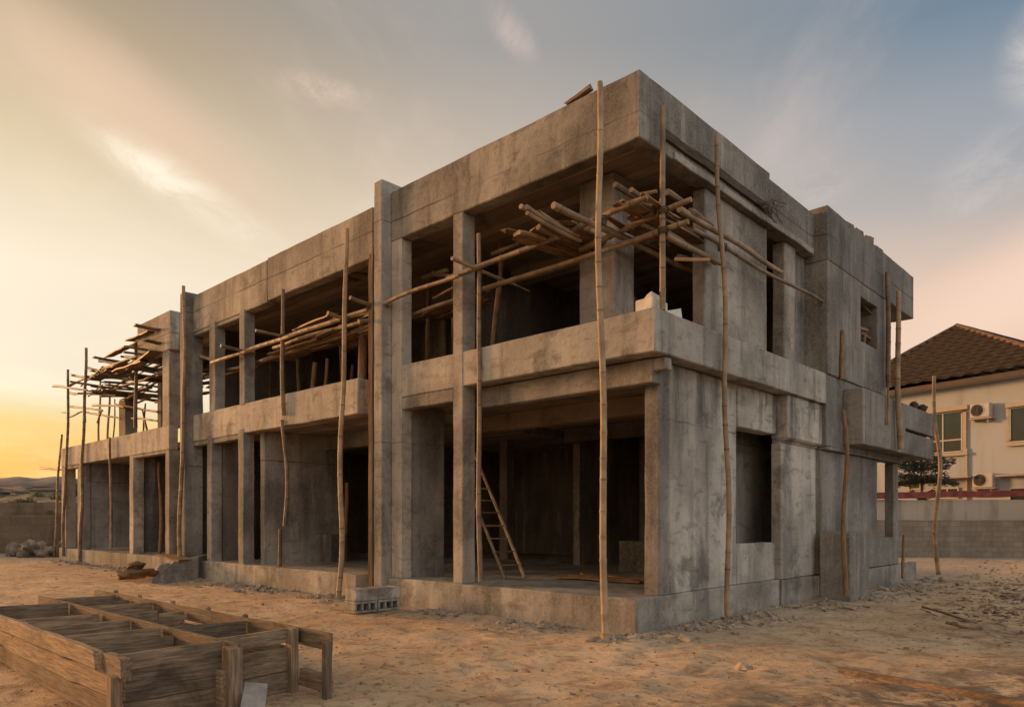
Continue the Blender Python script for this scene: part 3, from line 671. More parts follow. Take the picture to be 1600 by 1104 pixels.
for lay in range(7):
    z0_ = 6.2+.22*lay; al = lay % 2
    for k in range(17 if al else 20):
        if al: x = random.uniform(-26.2, -18.2); yc = random.uniform(1.4, 2.8); c = Vector((x, yc, z0_)); d = Vector((random.uniform(-.25, .25), random.uniform(1.0, 1.7), random.uniform(-.05, .12)))
        else: y = random.uniform(.35, 4.0); xc = random.uniform(-25.6+.5*y, -19.4); c = Vector((xc, y, z0_)); d = Vector((random.uniform(.7, 1.6), random.uniform(-.15, .15), random.uniform(-.05, .12)))
        c.z += .05*(c.x+24)+.10*(c.y-1)
        if k % 2 == 0: b = MB(); b.board(c-d, c+d, .04, random.uniform(.16, .40), up=(0, random.uniform(-.35, .1), 1), n=7, rag=.12, j=.03); b.build('plank', M['twig'], S, smooth=40)
        else: stick(S, c-d, c+d, random.uniform(.03, .05), 'twig', .05)
# ------------------------------------------------------------------ single standing poles and props
PG_ = 'standing timber and bamboo poles'
def lone(p0, p1, r, label, m='bamboo_old', name='bamboo_pole', cat='pole', bend=.04, kind='bamboo'):
    b = MB(); (b.bamboo(p0, p1, r, bend) if kind == 'bamboo' else b.stick(p0, p1, r, bend, 8, 10))
    return tag(b.build(name, M[m], smooth=50), label, cat, PG_)
lone(PA(281, 882, -.32), PA(289.5, 447, -.30), .06, 'bamboo pole against the far tall pier, its tip above the roof', 'bamboo_old')
lone(PA(173, 856, .36), PA(172, 683, .36), .05, 'thin pole before the deepest dark opening of the far ground-floor bay')
lone(PA(85, 868, .9), PA(96, 678, .9), .055, 'leaning pole just left of the building\'s far end')
lone(PB(1322, 930, .93), PB(1316, 640, .86), .05, 'crooked timber prop leaning before the low masonry stub', 'prop_z', 'timber_prop', 'prop', .05, 's')
lone(PB(1316, 592, .36), PB(1318, 515, .36), .05, 'short reddish timber standing on the ledge against the upper side wall', 'prop_z', 'timber_prop', 'prop', .02, 's')
lone(PB(1410, 903, .42), PB(1412, 835, .42), .04, 'short stake at the foot of the side wall below the last window', 'prop_z', 'timber_prop', 'prop', .02, 's')
lone(PB(1407, 702, .80), PB(1402, 455, .80), .065, 'bamboo pole standing behind the box balcony and up past the roof overhang', 'bamboo')
lone(PB(1388, 605, .40), PB(1386, 425, .40), .06, 'dark prop under the overhanging parapet at the right-hand end', 'bamboo_old')
lone(PG(1466.5, 896)+Vector((0, 0, -.1)), PD(1459.5, 587, PG(1466.5, 896).x*0+22.0), .065, 'rightmost bamboo pole on bare ground before the cream house', 'bamboo_old', bend=.06)
lone(PB(1388, 663, .74), PB(1389, 600, .74), .03, 'thin stick before the box balcony face', 'prop_z', 'timber_prop', 'prop', .02, 's')
b = MB(); b.board(PA(582, 905, -.16)+Vector((0, 0, -.4)), PA(582, 398, -.16), .11, .13, up=(0, 1, 0), n=16, rag=.02, j=.015)
tag(b.build('timber_post', M['prop_z'], smooth=40), 'tall reddish timber post set against the near tall pier', 'post')
# props inside the upper floor and the ground floor
for (px_, z0_, z1_, y, r, lab) in ((490.5, S1, 5.6, 1.3, .07, 'slim timber prop inside the middle upper bay under the sticks'), (507, S1, 5.7, 1.5, .06, 'second slim timber prop, just right of another, in the middle upper bay'),
                               (549, S1, 5.4, 1.6, .05, 'short reddish timber stick inside the middle upper bay beside the thick log'), (773, S1, 7.15, 1.7, .06, 'thin prop holding the soffit in the near upper bay'),
                               (421, S1, 7.1, 2.2, .055, 'slim full-height prop near the left column of the middle upper bay'), (463, S1, 7.1, 1.9, .06, 'full-height timber prop in the dark middle of the middle upper bay'), (531, S1, 7.1, 2.4, .05, 'full-height prop toward the right of the middle upper bay, behind the sticks'), (668, S1, 7.1, 1.8, .06, 'full-height prop behind the narrow upper opening beside the near pier'),
                               (503.5, FL, 3.45, 2.3, .10, 'rough log prop behind the low tank in the middle ground bay'), (539, FL, 2.6, 2.4, .07, 'pale crooked prop in the dark of the middle ground bay'),
                               (249, FL, 3.6, 1.3, .06, 'curved timber prop in the far ground bay doorway'), (985, 4.12, 5.5, 2.0, .04, 'thin dark post behind the pale box on the corner balcony')):
    x = PA(px_, 700, y).x
    lone((x, y, z0_-.02), (x+.06, y+.03, z1_), r, lab, 'prop_z', 'timber_prop', 'prop', .05, 's')
p = PA(567, 592, .7)
b = MB(); b.stick((p.x, .7, S1), (p.x-.05, .72, 5.95), .11, .03, 10, 10); tag(b.build('log_post', M['prop_z'], smooth=50), 'thick log standing on the right-hand end of the middle upper balcony', 'post')
for k, (pa, lab) in enumerate(((352, 'wide golden board leaning in the narrow ground bay'), (361, 'narrow golden board leaning to the right in the narrow ground bay'))):
    x = PA(pa, 800, .6).x; b = MB(); b.board((x, .6+.1*k, FL), (x-.1+.25*k*-1, .75+.1*k, 3.5), .05, .24-.12*k, up=(0, 1, 0), n=10, rag=.06, j=.012)
    tag(b.build('board', M['prop_z'], smooth=40), lab, 'board', 'boards leaning in the narrow bay')
stick_b = MB(); stick_b.stick(PA(60, 730, .9), PA(96, 734, .9), .05, .03, 7, 6)
tag(stick_b.build('stick', M['twig'], smooth=50), 'stick poking out sideways from the building\'s far end', 'stick')
b = MB(); b.board(PA(886, 167, .06)+Vector((0, 0, .03)), PA(924, 139, .06)+Vector((0, 0, .02)), .05, .10, n=5, rag=.03, j=.012); tag(b.build('board', M['wood_x'], smooth=40), 'short board lying on the roof parapet beside the tallest corner pole', 'board')
b = MB()
for k in range(14):
    p = PB(1196+random.uniform(-18, 16), 322+random.uniform(-8, 10), .06+random.uniform(0, .15)); a = random.uniform(-1, 1)
    b.stick(p, p+Vector((random.uniform(-.05, .12), .45*cos(a), .25*sin(a))), .012, .05, 5, 4)
tag(b.build('brushwood', M['twig'], smooth=50), 'tuft of dry twigs snagged on the side of the roof beam', 'brushwood')
# ------------------------------------------------------------------ ladder
LD = thing('bamboo_ladder', 'bamboo ladder leaning inside the open corner room', 'ladder', tuple(PG(805, 903, FL)))
pr = PG(820, 902, FL); pl_ = PG(789, 904, FL)
tr = PA(741, 707, pr.y); tl = tr+(pl_-pr)
MB().bamboo(pl_, tl, .036, .015).build('rail', M['bamboo'], LD, smooth=50); MB().bamboo(pr, tr, .036, .015).build('rail', M['bamboo'], LD, smooth=50)
for k in range(9):
    f = .10+k*.1; a = pl_.lerp(tl, f); c = pr.lerp(tr, f); e = (c-a).normalized()*.05
    MB().stick(a-e, c+e, .02, .01, 7, 3).build('rung', M['prop_y'], LD, smooth=50)
# ------------------------------------------------------------------ pale box on the balcony corner
BX = thing('plaster_box', 'broken pale plaster box standing behind the corner of the balcony', 'box', (.0, .5, 4.12))
q = PA(1019.5, 453, .27); xl = PA(992, 470, .27).x
b = MB(); b.box(xl, q.x, .27, .68, 4.12, q.z-.10, .11, .02)
b.prism([Vector((xl+.12, .275, q.z-.11)), Vector((q.x-.01, .275, q.z-.11)), Vector((q.x-.02, .275, q.z)), Vector((xl+.2, .275, q.z-.04))], Vector((.0, .34, -.03)))
b.build('box_body', M['white'], BX, .012)
b = MB(); b.board((q.x+.03, .70, 4.42), (q.x+.06, .98, 4.5), .55, .03, n=4, rag=.04); b.build('loose_flap', M['white'], BX)
# ------------------------------------------------------------------ concrete blocks
c0 = PG(555, 957)
def block(z, y0, holes, lab, xo=0.):
    B_ = MB(); L = .47; W = .34; H = .205; x1 = c0.x+xo; x0 = x1-W
    if not holes: B_.box(x0, x1, y0, y0+L, z, z+H, .08, .008)
    else:
        t = .045; cells = 3; wz = (L-t*(cells+1))/cells
        B_.box(x0, x1, y0, y0+L, z, z+t, .09, .006); B_.box(x0, x1, y0, y0+L, z+H-t, z+H, .09, .006)
        for k in range(cells+1):
            ya = y0+k*(wz+t); B_.box(x0+.001, x1-.002, ya+.001, ya+t-.001, z+t+.0005, z+H-t-.0005, .09, .004)
        B_.box(x0+.002, x0+.06, y0+.002, y0+L-.002, z+t, z+H-t, .1, .0)
    o = B_.build('concrete_block', M['con_pale'], bevel=.008, smooth=30)
    return tag(o, lab, 'concrete block', 'concrete blocks stacked near the building')
block(-.02, c0.y, True, 'hollow concrete block with open cells, nearest of the stack\'s bottom layer')
block(-.02, c0.y+.485, True, 'hollow concrete block with open cells, farther one of the stack\'s bottom layer', .01)
block(.19, c0.y+.01, False, 'solid-faced concrete block on top of the stack at its near end', .015)
block(.19, c0.y+.50, False, 'solid-faced concrete block on top of the stack at its far end', -.01)
# ------------------------------------------------------------------ broken slab and logs by the plinth
q0, q1, q2, q3 = PG(237, 909), PG(310, 905), PG(310, 905)+Vector((0, 0, .62)), PG(272, 906)+Vector((0, 0, .42))
b = MB(); b.prism([q0+Vector((0, 0, -.05)), q1+Vector((0, 0, -.1)), q2, q3+Vector((0, 0, .08)), q0+Vector((0, 0, .07))], Vector((-1.0, .85, .05)))
tag(b.build('broken_slab', M['con'], bevel=.02), 'broken wedge of concrete tipped against the plinth of the far pier', 'concrete debris')
p0, p1 = PG(186, 906), PG(226, 902)
for k, (o_, r) in enumerate((((0, 0, .14), .17), ((-.3, .5, .12), .13), ((-.1, .15, .36), .12))):
    b = MB(); m_ = (p0+p1)/2+Vector(o_); b.rock(m_, (p1-p0).length*(.62-.1*k), r*1.25, r*.8, 11+k, atan2((p1-p0).y, (p1-p0).x)+.12*k, 10, 14, .5)
    tag(b.build('log', M['prop_x'], smooth=50), ('thick front log of the pile left of the broken slab', 'back log of the small pile left of the broken slab', 'upper log lying on the small pile left of the broken slab')[k], 'log', 'logs beside the broken slab')
b = MB(); p = PA(248, 888, -.4); b.rock(Vector((p.x+.25, -.33, .14)), .3, .22, .22, 5); tag(b.build('rubble_lump', M['con'], bevel=.02, smooth=30), 'grey lump of rubble between the logs and the broken slab', 'rubble')
b = MB(); p = PA(262, 868, -.5); b.board((p.x-.3, -.5, .62), (p.x+1.3, -.45, .5), .06, .5, up=(0, 0, 1), n=8, rag=.1, j=.03)
tag(b.build('plank', M['prop_x'], smooth=40), 'weathered plank lying on top of the broken slab', 'plank')
# ------------------------------------------------------------------ timber formwork in the foreground
FW = thing('timber_formwork', 'low grid of weathered timber formwork boards in the foreground', 'formwork', (-3, -5.9, 0))
YL, YC, YR, ZT = -6.80, -5.90, -5.07, .56
def bd(name, p0, p1, w_, t_, m, n=8, rag=.01, up=(0, 0, 1), j=.006): return MB().board(p0, p1, w_, t_, up, n, rag, j).build(name, M[m], FW, bevel=.004, smooth=35)
bd('rail', (-6.3, YR, ZT-.085), (.06, YR, ZT-.07), .16, .032, 'wood_x', 20)
bd('rail', (-5.9, YC, ZT-.08), (-.03, YC, ZT-.075), .16, .034, 'wood_x', 20)
bd('rail', (-6.2, YL, ZT-.075), (-.62, YL, ZT-.075), .15, .06, 'wood_x', 20, .08, j=.012)
bd('rail', (-.56, YL+.05, ZT-.10), (-.05, YL+.02, ZT-.085), .17, .075, 'wood_x', 5)
for k, (z, h) in enumerate(((.29, .17), (.09, .185))): bd('side_plank', (-6.2, YL+.045+.03*k, z), (-.22, YL+.045+.025*k, z-.01), h, .035, 'wood_x', 24, .02, j=.02)
for k, (z, h) in enumerate(((.30, .25), (.075, .19))): bd('end_plank', (-.30+.01*k, YL+.08, z), (-.27+.01*k, YC-.03, z+.01), h, .035, 'wood_y', 10, .01, j=.01)
for k, (z, h) in enumerate(((.28, .22), (.07, .18))): bd('end_plank', (-.42-.02*k, YC+.04, z), (-.50, YR-.05, z+.01), h, .035, 'wood_y', 9, .01, j=.01)
for k, (z, h) in enumerate(((.26, .24), (.06, .18))): bd('side_plank', (-6.0, YR-.06, z), (-.6, YR-.055, z), h, .03, 'wood_x', 20, .02, j=.012)
bd('cross_board', (-.28, YL+.03, ZT-.065), (-.30, YC-.03, ZT-.06), .13, .04, 'wood_y')
bd('cross_board', (-.47, YC+.03, ZT-.065), (-.52, YR-.02, ZT-.05), .13, .04, 'wood_y')
for (px_, py_, h, z) in ((245, 978, .30, 0), (175, 968, .24, .0), (140, 955, .24, -.02), (100, 942, .22, .02)):
    x = PG(px_, py_, ZT).x; bd('cross_board', (x-.05, YL+.03, ZT-h/2-.005+z), (x, YC-.03, ZT-h/2-.012+z), h, .03, 'wood_y', 8, .01)
for (px_, py_, h) in ((382, 965, .26), (228, 938, .22), (185, 926, .20)):
    x = PG(px_, py_, ZT).x; bd('cross_board', (x, YC+.03, ZT-h/2-.012), (x+.05, YR-.03, ZT-h/2-.02), h, .03, 'wood_y', 8, .01)
for x in (-1.35, -4.55, -5.2): bd('cross_board', (x, YL+.03, ZT-.17), (x+.03, YC-.03, ZT-.16), .20, .03, 'wood_y', 8, .01)
for x in (-4.9, -5.35, -3.1): bd('cross_board', (x, YC+.03, ZT-.15), (x+.04, YR-.03, ZT-.14), .18, .03, 'wood_y', 8, .01)
x = PG(262, 952, ZT).x; bd('cross_board', (x, YC+.03, ZT-.13), (x+.05, YR-.42, ZT-.10), .22, .03, 'wood_y', 8, .05)
bd('brace', (x+.3, YR-.55, .18), (x+.1, YR-.1, .30), .20, .03, 'wood_y', 5)
for (px0, px1, yy_, zt, xo) in ((176, 192, YL+.02, .42, -.17), (331, 368, YC+.0, .54, -.08), (446, 465, YR-.05, .575, -.47), (496, 517, YR+.02, .50, .02)):
    t_ = {331: .15, 496: .08}.get(px0, .105)
    bd('post', (xo, yy_-.045, -.06), (xo+.005, yy_-.045, zt), t_*.75, t_, 'wood_z', 7, .0, up=(0, 1, 0))
bd('block', (-.16, YC-.10, .20), (-.06, YC-.10, .20), .30, .09, 'wood_x', 3)
bd('brace', (-.42, YR-.02, .12), (.04, YR-.0, .10), .16, .07, 'wood_x', 4)
for x_ in (-1.7, -2.6, -3.6, -4.7, -5.6): bd('stake', (x_, YR+.04, -.05), (x_+.02, YR+.045, ZT+.03), .05, .05, 'wood_z', 4, .01, up=(0, 1, 0))
for x_ in (-3.0, -5.0): bd('stake', (x_, YC+.05, -.05), (x_+.02, YC+.055, ZT+.0), .05, .07, 'wood_z', 4, .01, up=(0, 1, 0))
b = MB(); b.board((-.06, -5.74, .20), (.34, -6.0, -.02), .035, .19, up=(.55, -.2, .75), n=6, rag=.01, j=.004)
tag(b.build('board', plain('grey_painted_board', (.30, .26, .22), .75, .3, 6), bevel=.004, smooth=35), 'pale grey offcut board leaning on the near end of the formwork', 'board')
# ------------------------------------------------------------------ things lying about
b = MB(); b.board(PG(1314, 1047, .05), PG(1600, 1097, .06)+Vector((.6, -.18, 0)), .06, .065, n=16, rag=.03, j=.012)
tag(b.build('plank', M['wood_x'], smooth=40), 'long weathered plank lying on the bare ground at the right', 'plank')
for k, (pa, qa, pb, qb, r, lab) in enumerate(((1440, 953, 1500, 966, .03, 'dark crooked branch on the sandy ground right of the building'), (1478, 976, 1548, 979, .035, 'blackened branch lying nearest the sandy track, right of the building'), (1380, 928, 1432, 926, .03, 'dark board scrap on the ground beside the side wall'))):
    b = MB(); pA, pB = PG(pa, qa, .03), PG(pb, qb, .04); b.stick(pA, pB, r*.7, .16, 7, 12)
    for f in (.25, .45, .7): m_ = pA.lerp(pB, f); b.stick(m_, m_+Vector((random.uniform(-.3, .3), random.uniform(-.35, .35), random.uniform(.0, .08))), r*.3, .1, 5, 5)
    tag(b.build('branch', M['twig'], smooth=50), lab, 'branch')
b = MB(); p = PG(1160, 1044, .03); b.board(p+Vector((-.08, .06, 0)), p+Vector((.09, -.02, .03)), .05, .10, n=4, rag=.03, j=.02); b.rock(p+Vector((0, 0, .02)), .07, .05, .05, 3)
tag(b.build('rubble_lump', M['rubble'], smooth=40), 'small pale lump of rubble alone on the open ground', 'rubble')
b = MB(); p = PA(950, 868, 2.6)
for k in range(9): b.board(Vector((-2.6+random.uniform(-.8, .9), 2.2+random.uniform(-.5, .6), FL+.03+random.uniform(0, .05))), Vector((-2.2+random.uniform(-.9, 1.0), 2.4+random.uniform(-.5, .6), FL+.03)), .03, .16, n=4, rag=.04, j=.02)
tag(b.build('timber_scrap', M['prop_x'], smooth=40), 'heap of timber scraps on the dark floor of the corner room', 'timber scrap')
# loose debris nobody could count
def chips(name, label, spots, m, smin, smax, flat, cat):
    b = MB(); vs = []; fs = []
    for (x, y) in spots:
        s_ = random.uniform(smin, smax)*(1 if random.random() > .12 else 1.8); a = random.uniform(0, 2*pi); z = ground_h(x, y)
        L, W_, H = s_*random.uniform(.7, 2.0), s_*random.uniform(.4, .9), s_*random.uniform(.12, .5)*flat; t = random.uniform(-.35, .35)
        o = len(vs)
        for (i, j_, k) in ((-1, -1, 0), (1, -1, 0), (1, 1, 0), (-1, 1, 0), (-1, -1, 1), (1, -1, 1), (1, 1, 1), (-1, 1, 1)):
            lx = i*L*.5*random.uniform(.6, 1); ly = j_*W_*.5*random.uniform(.6, 1); lz = k*H*random.uniform(.7, 1.2)+lx*t-.004
            vs.append((x+lx*cos(a)-ly*sin(a), y+lx*sin(a)+ly*cos(a), z+lz))
        fs += [tuple(q+o for q in f) for f in ((3, 2, 1, 0), (4, 5, 6, 7), (0, 1, 5, 4), (1, 2, 6, 5), (2, 3, 7, 6), (3, 0, 4, 7))]
    b.add(vs, fs); o = b.build(name, M[m]); return tag(o, label, cat, None, 'stuff')
sp = []
for k in range(4200):
    x = random.uniform(-27, .4); y = -.12-abs(random.gauss(0, .36))+(.35 if x < -15 else 0)
    if noise.noise(Vector((x*.9, 3, 0))) > -.1: sp.append((x, y))
for k in range(2600):
    y = random.uniform(-.3, 14); x = .1+abs(random.gauss(0, .42))+(.33 if y > 4.8 else 0)
    if noise.noise(Vector((y*.9, 8, 0))) > -.15: sp.append((x, y))
chips('debris', 'flaked mortar and plaster debris strewn along the foot of the building', sp, 'rubble', .02, .10, .8, 'debris')
sp = []
while len(sp) < 5200:
    la = random.uniform(-9, 9); de = 4+20*random.random()**1.6; v = CAM+R*la*de/8+F*de
    if (v.x > .5 or v.y < -.4) and noise.noise(Vector((v.x*.5, v.y*.5, 1))) > -.12+random.uniform(-.25, .25): sp.append((v.x, v.y))
chips('earth_clods', 'small earth clods and chips scattered over the trodden ground', sp, 'clod', .008, .03, 1.2, 'clods')
sp = []
for k in range(1100):
    v = PG(random.gauss(1570, 55), min(1015, max(876, random.gauss(925, 26)))); sp.append((v.x, v.y))
chips('rubbish', 'dark rubbish and brushwood strewn over the ground at the right edge', sp, 'twig', .03, .10, .5, 'rubbish')
# ------------------------------------------------------------------ walls, rocks and weeds at the left
def wall_vc(l0, l1, d0, d1, z0, z1, th, m, name, lab, cat='wall', cap=None, n=24):
    b = MB(); a = VC(l0, d0, 0); c = VC(l1, d1, 0); nn = Vector((-(c-a).y, (c-a).x, 0)).normalized()*th/2; vs = []
    for i in range(n+1):
        p = a.lerp(c, i/n); h = z1+.05*noise.noise(Vector((i*.7, l0, 0)))
        for (s_, z) in ((1, z0), (1, h), (-1, h), (-1, z0)): vs.append((p.x+nn.x*s_, p.y+nn.y*s_, z))
    fs = [(i*4+k, i*4+(k+1) % 4, i*4+4+(k+1) % 4, i*4+4+k) for i in range(n) for k in range(4)]+[(0, 1, 2, 3), (n*4+3, n*4+2, n*4+1, n*4)]
    b.add(vs, fs); return tag(b.build(name, m, smooth=30), lab, cat)
wall_vc(-34, -17.5, 35.5, 37, -.2, 1.85, .3, M['block_l'], 'block_wall', 'old dark block wall left of the building, rocks heaped at its foot')
wall_vc(-46, -20, 43.5, 44.5, -.2, 2.65, .3, M['block_l'], 'retaining_wall', 'higher dark retaining wall behind the left block wall, weeds above')
for k in range(60):
    la = random.uniform(-31, -17.8); de = random.uniform(31.5, 35.0); la = la*de/36
    p = VC(la, de, .05); sz = random.uniform(.18, .62); b = MB(); b.rock(p+Vector((0, 0, sz*.25)), sz, sz*.75, sz*random.uniform(.5, .8), k, random.uniform(0, 3), 8, 12, .6)
    if -.9 < p.y and p.x > -28.8: continue
    tag(b.build('rock', M['rock'], smooth=50), 'dark rough boulder heaped at the foot of the old left block wall', 'rock', 'boulders at the foot of the left block wall')
def weed(c, s_, n, name, lab, grp=None, m='weed'):
    b = MB()
    for k in range(n):
        d = Vector((random.gauss(0, 1), random.gauss(0, 1), abs(random.gauss(0, 1)))).normalized(); p = c+Vector((d.x*s_, d.y*s_, d.z*s_*.9))*random.random()**.5
        u = Vector((random.uniform(-1, 1), random.uniform(-1, 1), random.uniform(-.3, 1))).normalized()*s_*.2; v = u.orthogonal().normalized()*s_*.07
        b.add([p-u, p+v, p+u, p-v], [(0, 1, 2, 3)])
    return tag(b.build(name, M[m]), lab, 'weed', grp)
for k, (px_, py_, dp, s_) in enumerate(((30, 788, 45.5, .42), (43, 786, 46, .5), (18, 789, 45, .3), (93, 780, 46, .6), (78, 803, 43, .32), (119, 772, 47, .8), (60, 776, 52, .4))):
    weed(PD(px_, py_, dp), s_, 160, 'weed_clump', 'green weed clump growing on the terraces behind the left block wall', 'weeds on the left terraces')
k = 0
while k < 22:
    la = random.uniform(-78, -50); de = random.uniform(75, 119)
    c = VC(la*de/100, de, 0); zz = 2.0+4.6*(de-44)/76+random.uniform(-.2, .2); w_ = random.uniform(2.2, 4.5); h = random.uniform(.9, 1.5)
    b = MB(); ux = R; uy = F
    vs = [c+ux*(i*w_/2)+uy*(j_*2.5)+Vector((0, 0, q)) for q in (1., zz+h*.5) for (i, j_) in ((-1, -1), (1, -1), (1, 1), (-1, 1))]
    b.add(vs, [(0, 1, 5, 4), (1, 2, 6, 5), (2, 3, 7, 6), (3, 0, 4, 7)])
    rf = MB(); e = [c+ux*(i*(w_/2+.4))+uy*(j_*2.9)+Vector((0, 0, zz+h*.5)) for (i, j_) in ((-1, -1), (1, -1), (1, 1), (-1, 1))]; r0 = c-ux*(w_/2-1)+Vector((0, 0, zz+h*.5+.5)); r1 = c+ux*(w_/2-1)+Vector((0, 0, zz+h*.5+.5))
    rf.add(e+[r0, r1], [(0, 1, 5, 4), (1, 2, 5), (2, 3, 4, 5), (3, 0, 4), (3, 2, 1, 0)])
    t = thing('distant_house', 'small hazy house of the settlement on the slope below the left hills', 'house', (c.x, c.y, 0), 'distant houses on the left slope')
    b.build('wall', M['house_far'], t); rf.build('roof', M['bank' if k % 2 else 'rooftile'], t); k += 1
# ------------------------------------------------------------------ right: block wall, cream wall, house
wall_vc(16.0, 40, 32.2, 31.2, -.2, 1.60, .25, M['block'], 'block_wall', 'grey cement block boundary wall behind the bare ground at the right')
wall_vc(16.0, 42, 33.6, 32.4, -.2, 2.52, .2, M['cream_dirty'], 'boundary_wall', 'stained cream boundary wall above the grey block wall')
b = MB(); b.board(VC(16.5, 33.5, 2.70), VC(25.6, 33.2, 2.86), .28, .5, n=14, rag=.02, j=.03); tag(b.build('metal_gutter', M['red'], smooth=30), 'long faded red metal gutter along the top of the stained cream wall', 'gutter')
# house
HO = VC(591/FOC*40, 40, 0); HD = (R*-.515+F*.857).normalized(); HN = Vector((HD.y, -HD.x, 0))   # along the wall (away), outward normal
if HN.dot(CAM-HO) < 0: HN = -HN
def HP(s_, o_=0., z=0.): q = HO+HD*s_+HN*o_; q.z = z; return q
def hs(px, off=0.):            # wall coordinate seen at pixel px
    d = F+R*((px-CX)/FOC); a = HO+HN*off-CAM
    # CAM + t d = HO + s HD
    det = d.x*(-HD.y)-d.y*(-HD.x); t = (a.x*(-HD.y)-a.y*(-HD.x))/det
    q = CAM+d*t; return (q-HO-HN*off).dot(HD), t
def hz(px, py, off=0.): s_, t = hs(px, off); return 1.6+(HZ-py)/FOC*t
H = thing('cream_house', 'cream rendered two-storey house with dark tiled hip roof at the right', 'house', tuple(HP(-5)))
SL, SR = 8.0, -16.0; ZE = 8.66
b = MB(); vs = [HP(SR, 0, -.2), HP(SL, 0, -.2), HP(SL, 0, ZE), HP(SR, 0, ZE)]; vs += [v-HN*14 for v in vs]
b.add(vs, [(0, 1, 2, 3), (7, 6, 5, 4), (0, 4, 5, 1), (1, 5, 6, 2), (3, 2, 6, 7), (0, 3, 7, 4)]); b.build('wall', M['cream'], H)
# roof: hip end facing us, then a ridge running back
OV = .75; a_, b_ = hs(1297)[0], hs(1685)[0]
mid = (a_+b_)/2; dpt = 7.2; apex = HP(hs(1495, -dpt+OV)[0], -dpt+OV, 0)
tA = (apex-CAM).dot(F); apx = (apex-CAM).dot(R)/tA*FOC+CX; ZA = 1.6+(HZ-511)/FOC*tA
RF = MB(); rows = 17; cols = 220; e0 = HP(a_, OV, ZE-.12); e1 = HP(b_, OV, ZE-.12); apex.z = ZA
def tiled(e0, e1, t0, t1, rows, cols):
    vs = []; fs = []; nrm = (e1-e0).cross(t0-e0).normalized()
    if nrm.z < 0: nrm = -nrm
    wid = (e1-e0).length
    for r_ in range(rows):
        for q in (0, 1):
            f = (r_+q*.999)/rows; A_ = e0.lerp(t0, f); B_ = e1.lerp(t1, f)
            for c_ in range(cols+1):
                u = c_/cols; p = A_.lerp(B_, u); xx = p.dot((e1-e0).normalized())
                wv = abs(sin(xx*pi/.72+(r_ % 2)*.8))*.05
                vs.append(p+nrm*((.16+wv if q == 0 else .01+wv*.4)+.008*noise.noise(p*1.1)))
    n_ = cols+1
    for l in range(rows*2-1):
        for c_ in range(cols): fs.append((l*n_+c_, l*n_+c_+1, (l+1)*n_+c_+1, (l+1)*n_+c_))
    RF.add(vs, fs)
tiled(e0, e1, apex+HD*.05, apex-HD*.05, rows, cols)
back0, back1 = e0-HN*24, e1-HN*24; rdg = apex-HN*10; rdg.z = ZA
tiled(e1, back1, apex, rdg, 22, 60); tiled(back0, e0, rdg, apex, 22, 30)
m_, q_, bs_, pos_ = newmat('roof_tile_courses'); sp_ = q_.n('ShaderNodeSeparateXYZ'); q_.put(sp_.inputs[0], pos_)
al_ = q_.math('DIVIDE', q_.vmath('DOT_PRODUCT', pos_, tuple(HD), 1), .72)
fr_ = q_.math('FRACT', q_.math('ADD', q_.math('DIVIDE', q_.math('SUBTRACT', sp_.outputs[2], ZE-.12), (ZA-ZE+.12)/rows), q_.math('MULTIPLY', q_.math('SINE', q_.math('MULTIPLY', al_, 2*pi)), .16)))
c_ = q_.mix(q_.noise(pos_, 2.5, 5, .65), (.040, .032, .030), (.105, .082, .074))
c_ = q_.mix(q_.smooth(fr_, .30, .06), c_, (.016, .013, .012))      # shade under each course lap, painted into the tile colour
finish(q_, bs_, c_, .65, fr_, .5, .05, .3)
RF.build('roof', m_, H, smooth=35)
b = MB()
for (p, q) in ((e0, apex), (e1, apex), (apex, rdg)):
    b.stick(p+Vector((0, 0, .1)), q+Vector((0, 0, .1)), .14, .0, 8, 12)
b.build('ridge_cap', M['ridge'], H, smooth=50)
b = MB(); b.board(HP(a_, OV-.02, ZE-.24), HP(b_, OV-.02, ZE-.24), .24, .06, n=3, j=0); b.build('fascia', M['fascia'], H)
b = MB(); vs = [HP(a_, OV-.1, ZE-.34), HP(b_, OV-.1, ZE-.34), HP(b_, .0, ZE-.34), HP(a_, .0, ZE-.34)]; b.add(vs+[v+Vector((0, 0, .05)) for v in vs], [(0, 1, 2, 3), (7, 6, 5, 4), (0, 4, 5, 1), (1, 5, 6, 2), (2, 6, 7, 3), (3, 7, 4, 0)]); b.build('eave_soffit', M['cream'], H)
def hbox(b, px0, py0, px1, py1, o0, o1):
    """box on the house wall covering a pixel rectangle measured at its left and right edges"""
    s0_, s1_ = hs(px0, o1)[0], hs(px1, o1)[0]; pm = (px0+px1)/2; z0_, z1_ = hz(pm, py1, o1), hz(pm, py0, o1)
    vs = [HP(s_, o_, z) for z in (z0_, z1_) for (s_, o_) in ((s0_, o0), (s1_, o0), (s1_, o1), (s0_, o1))]
    b.add(vs, [(0, 3, 2, 1), (4, 5, 6, 7), (0, 1, 5, 4), (1, 2, 6, 5), (2, 3, 7, 6), (3, 0, 4, 7)]); return b
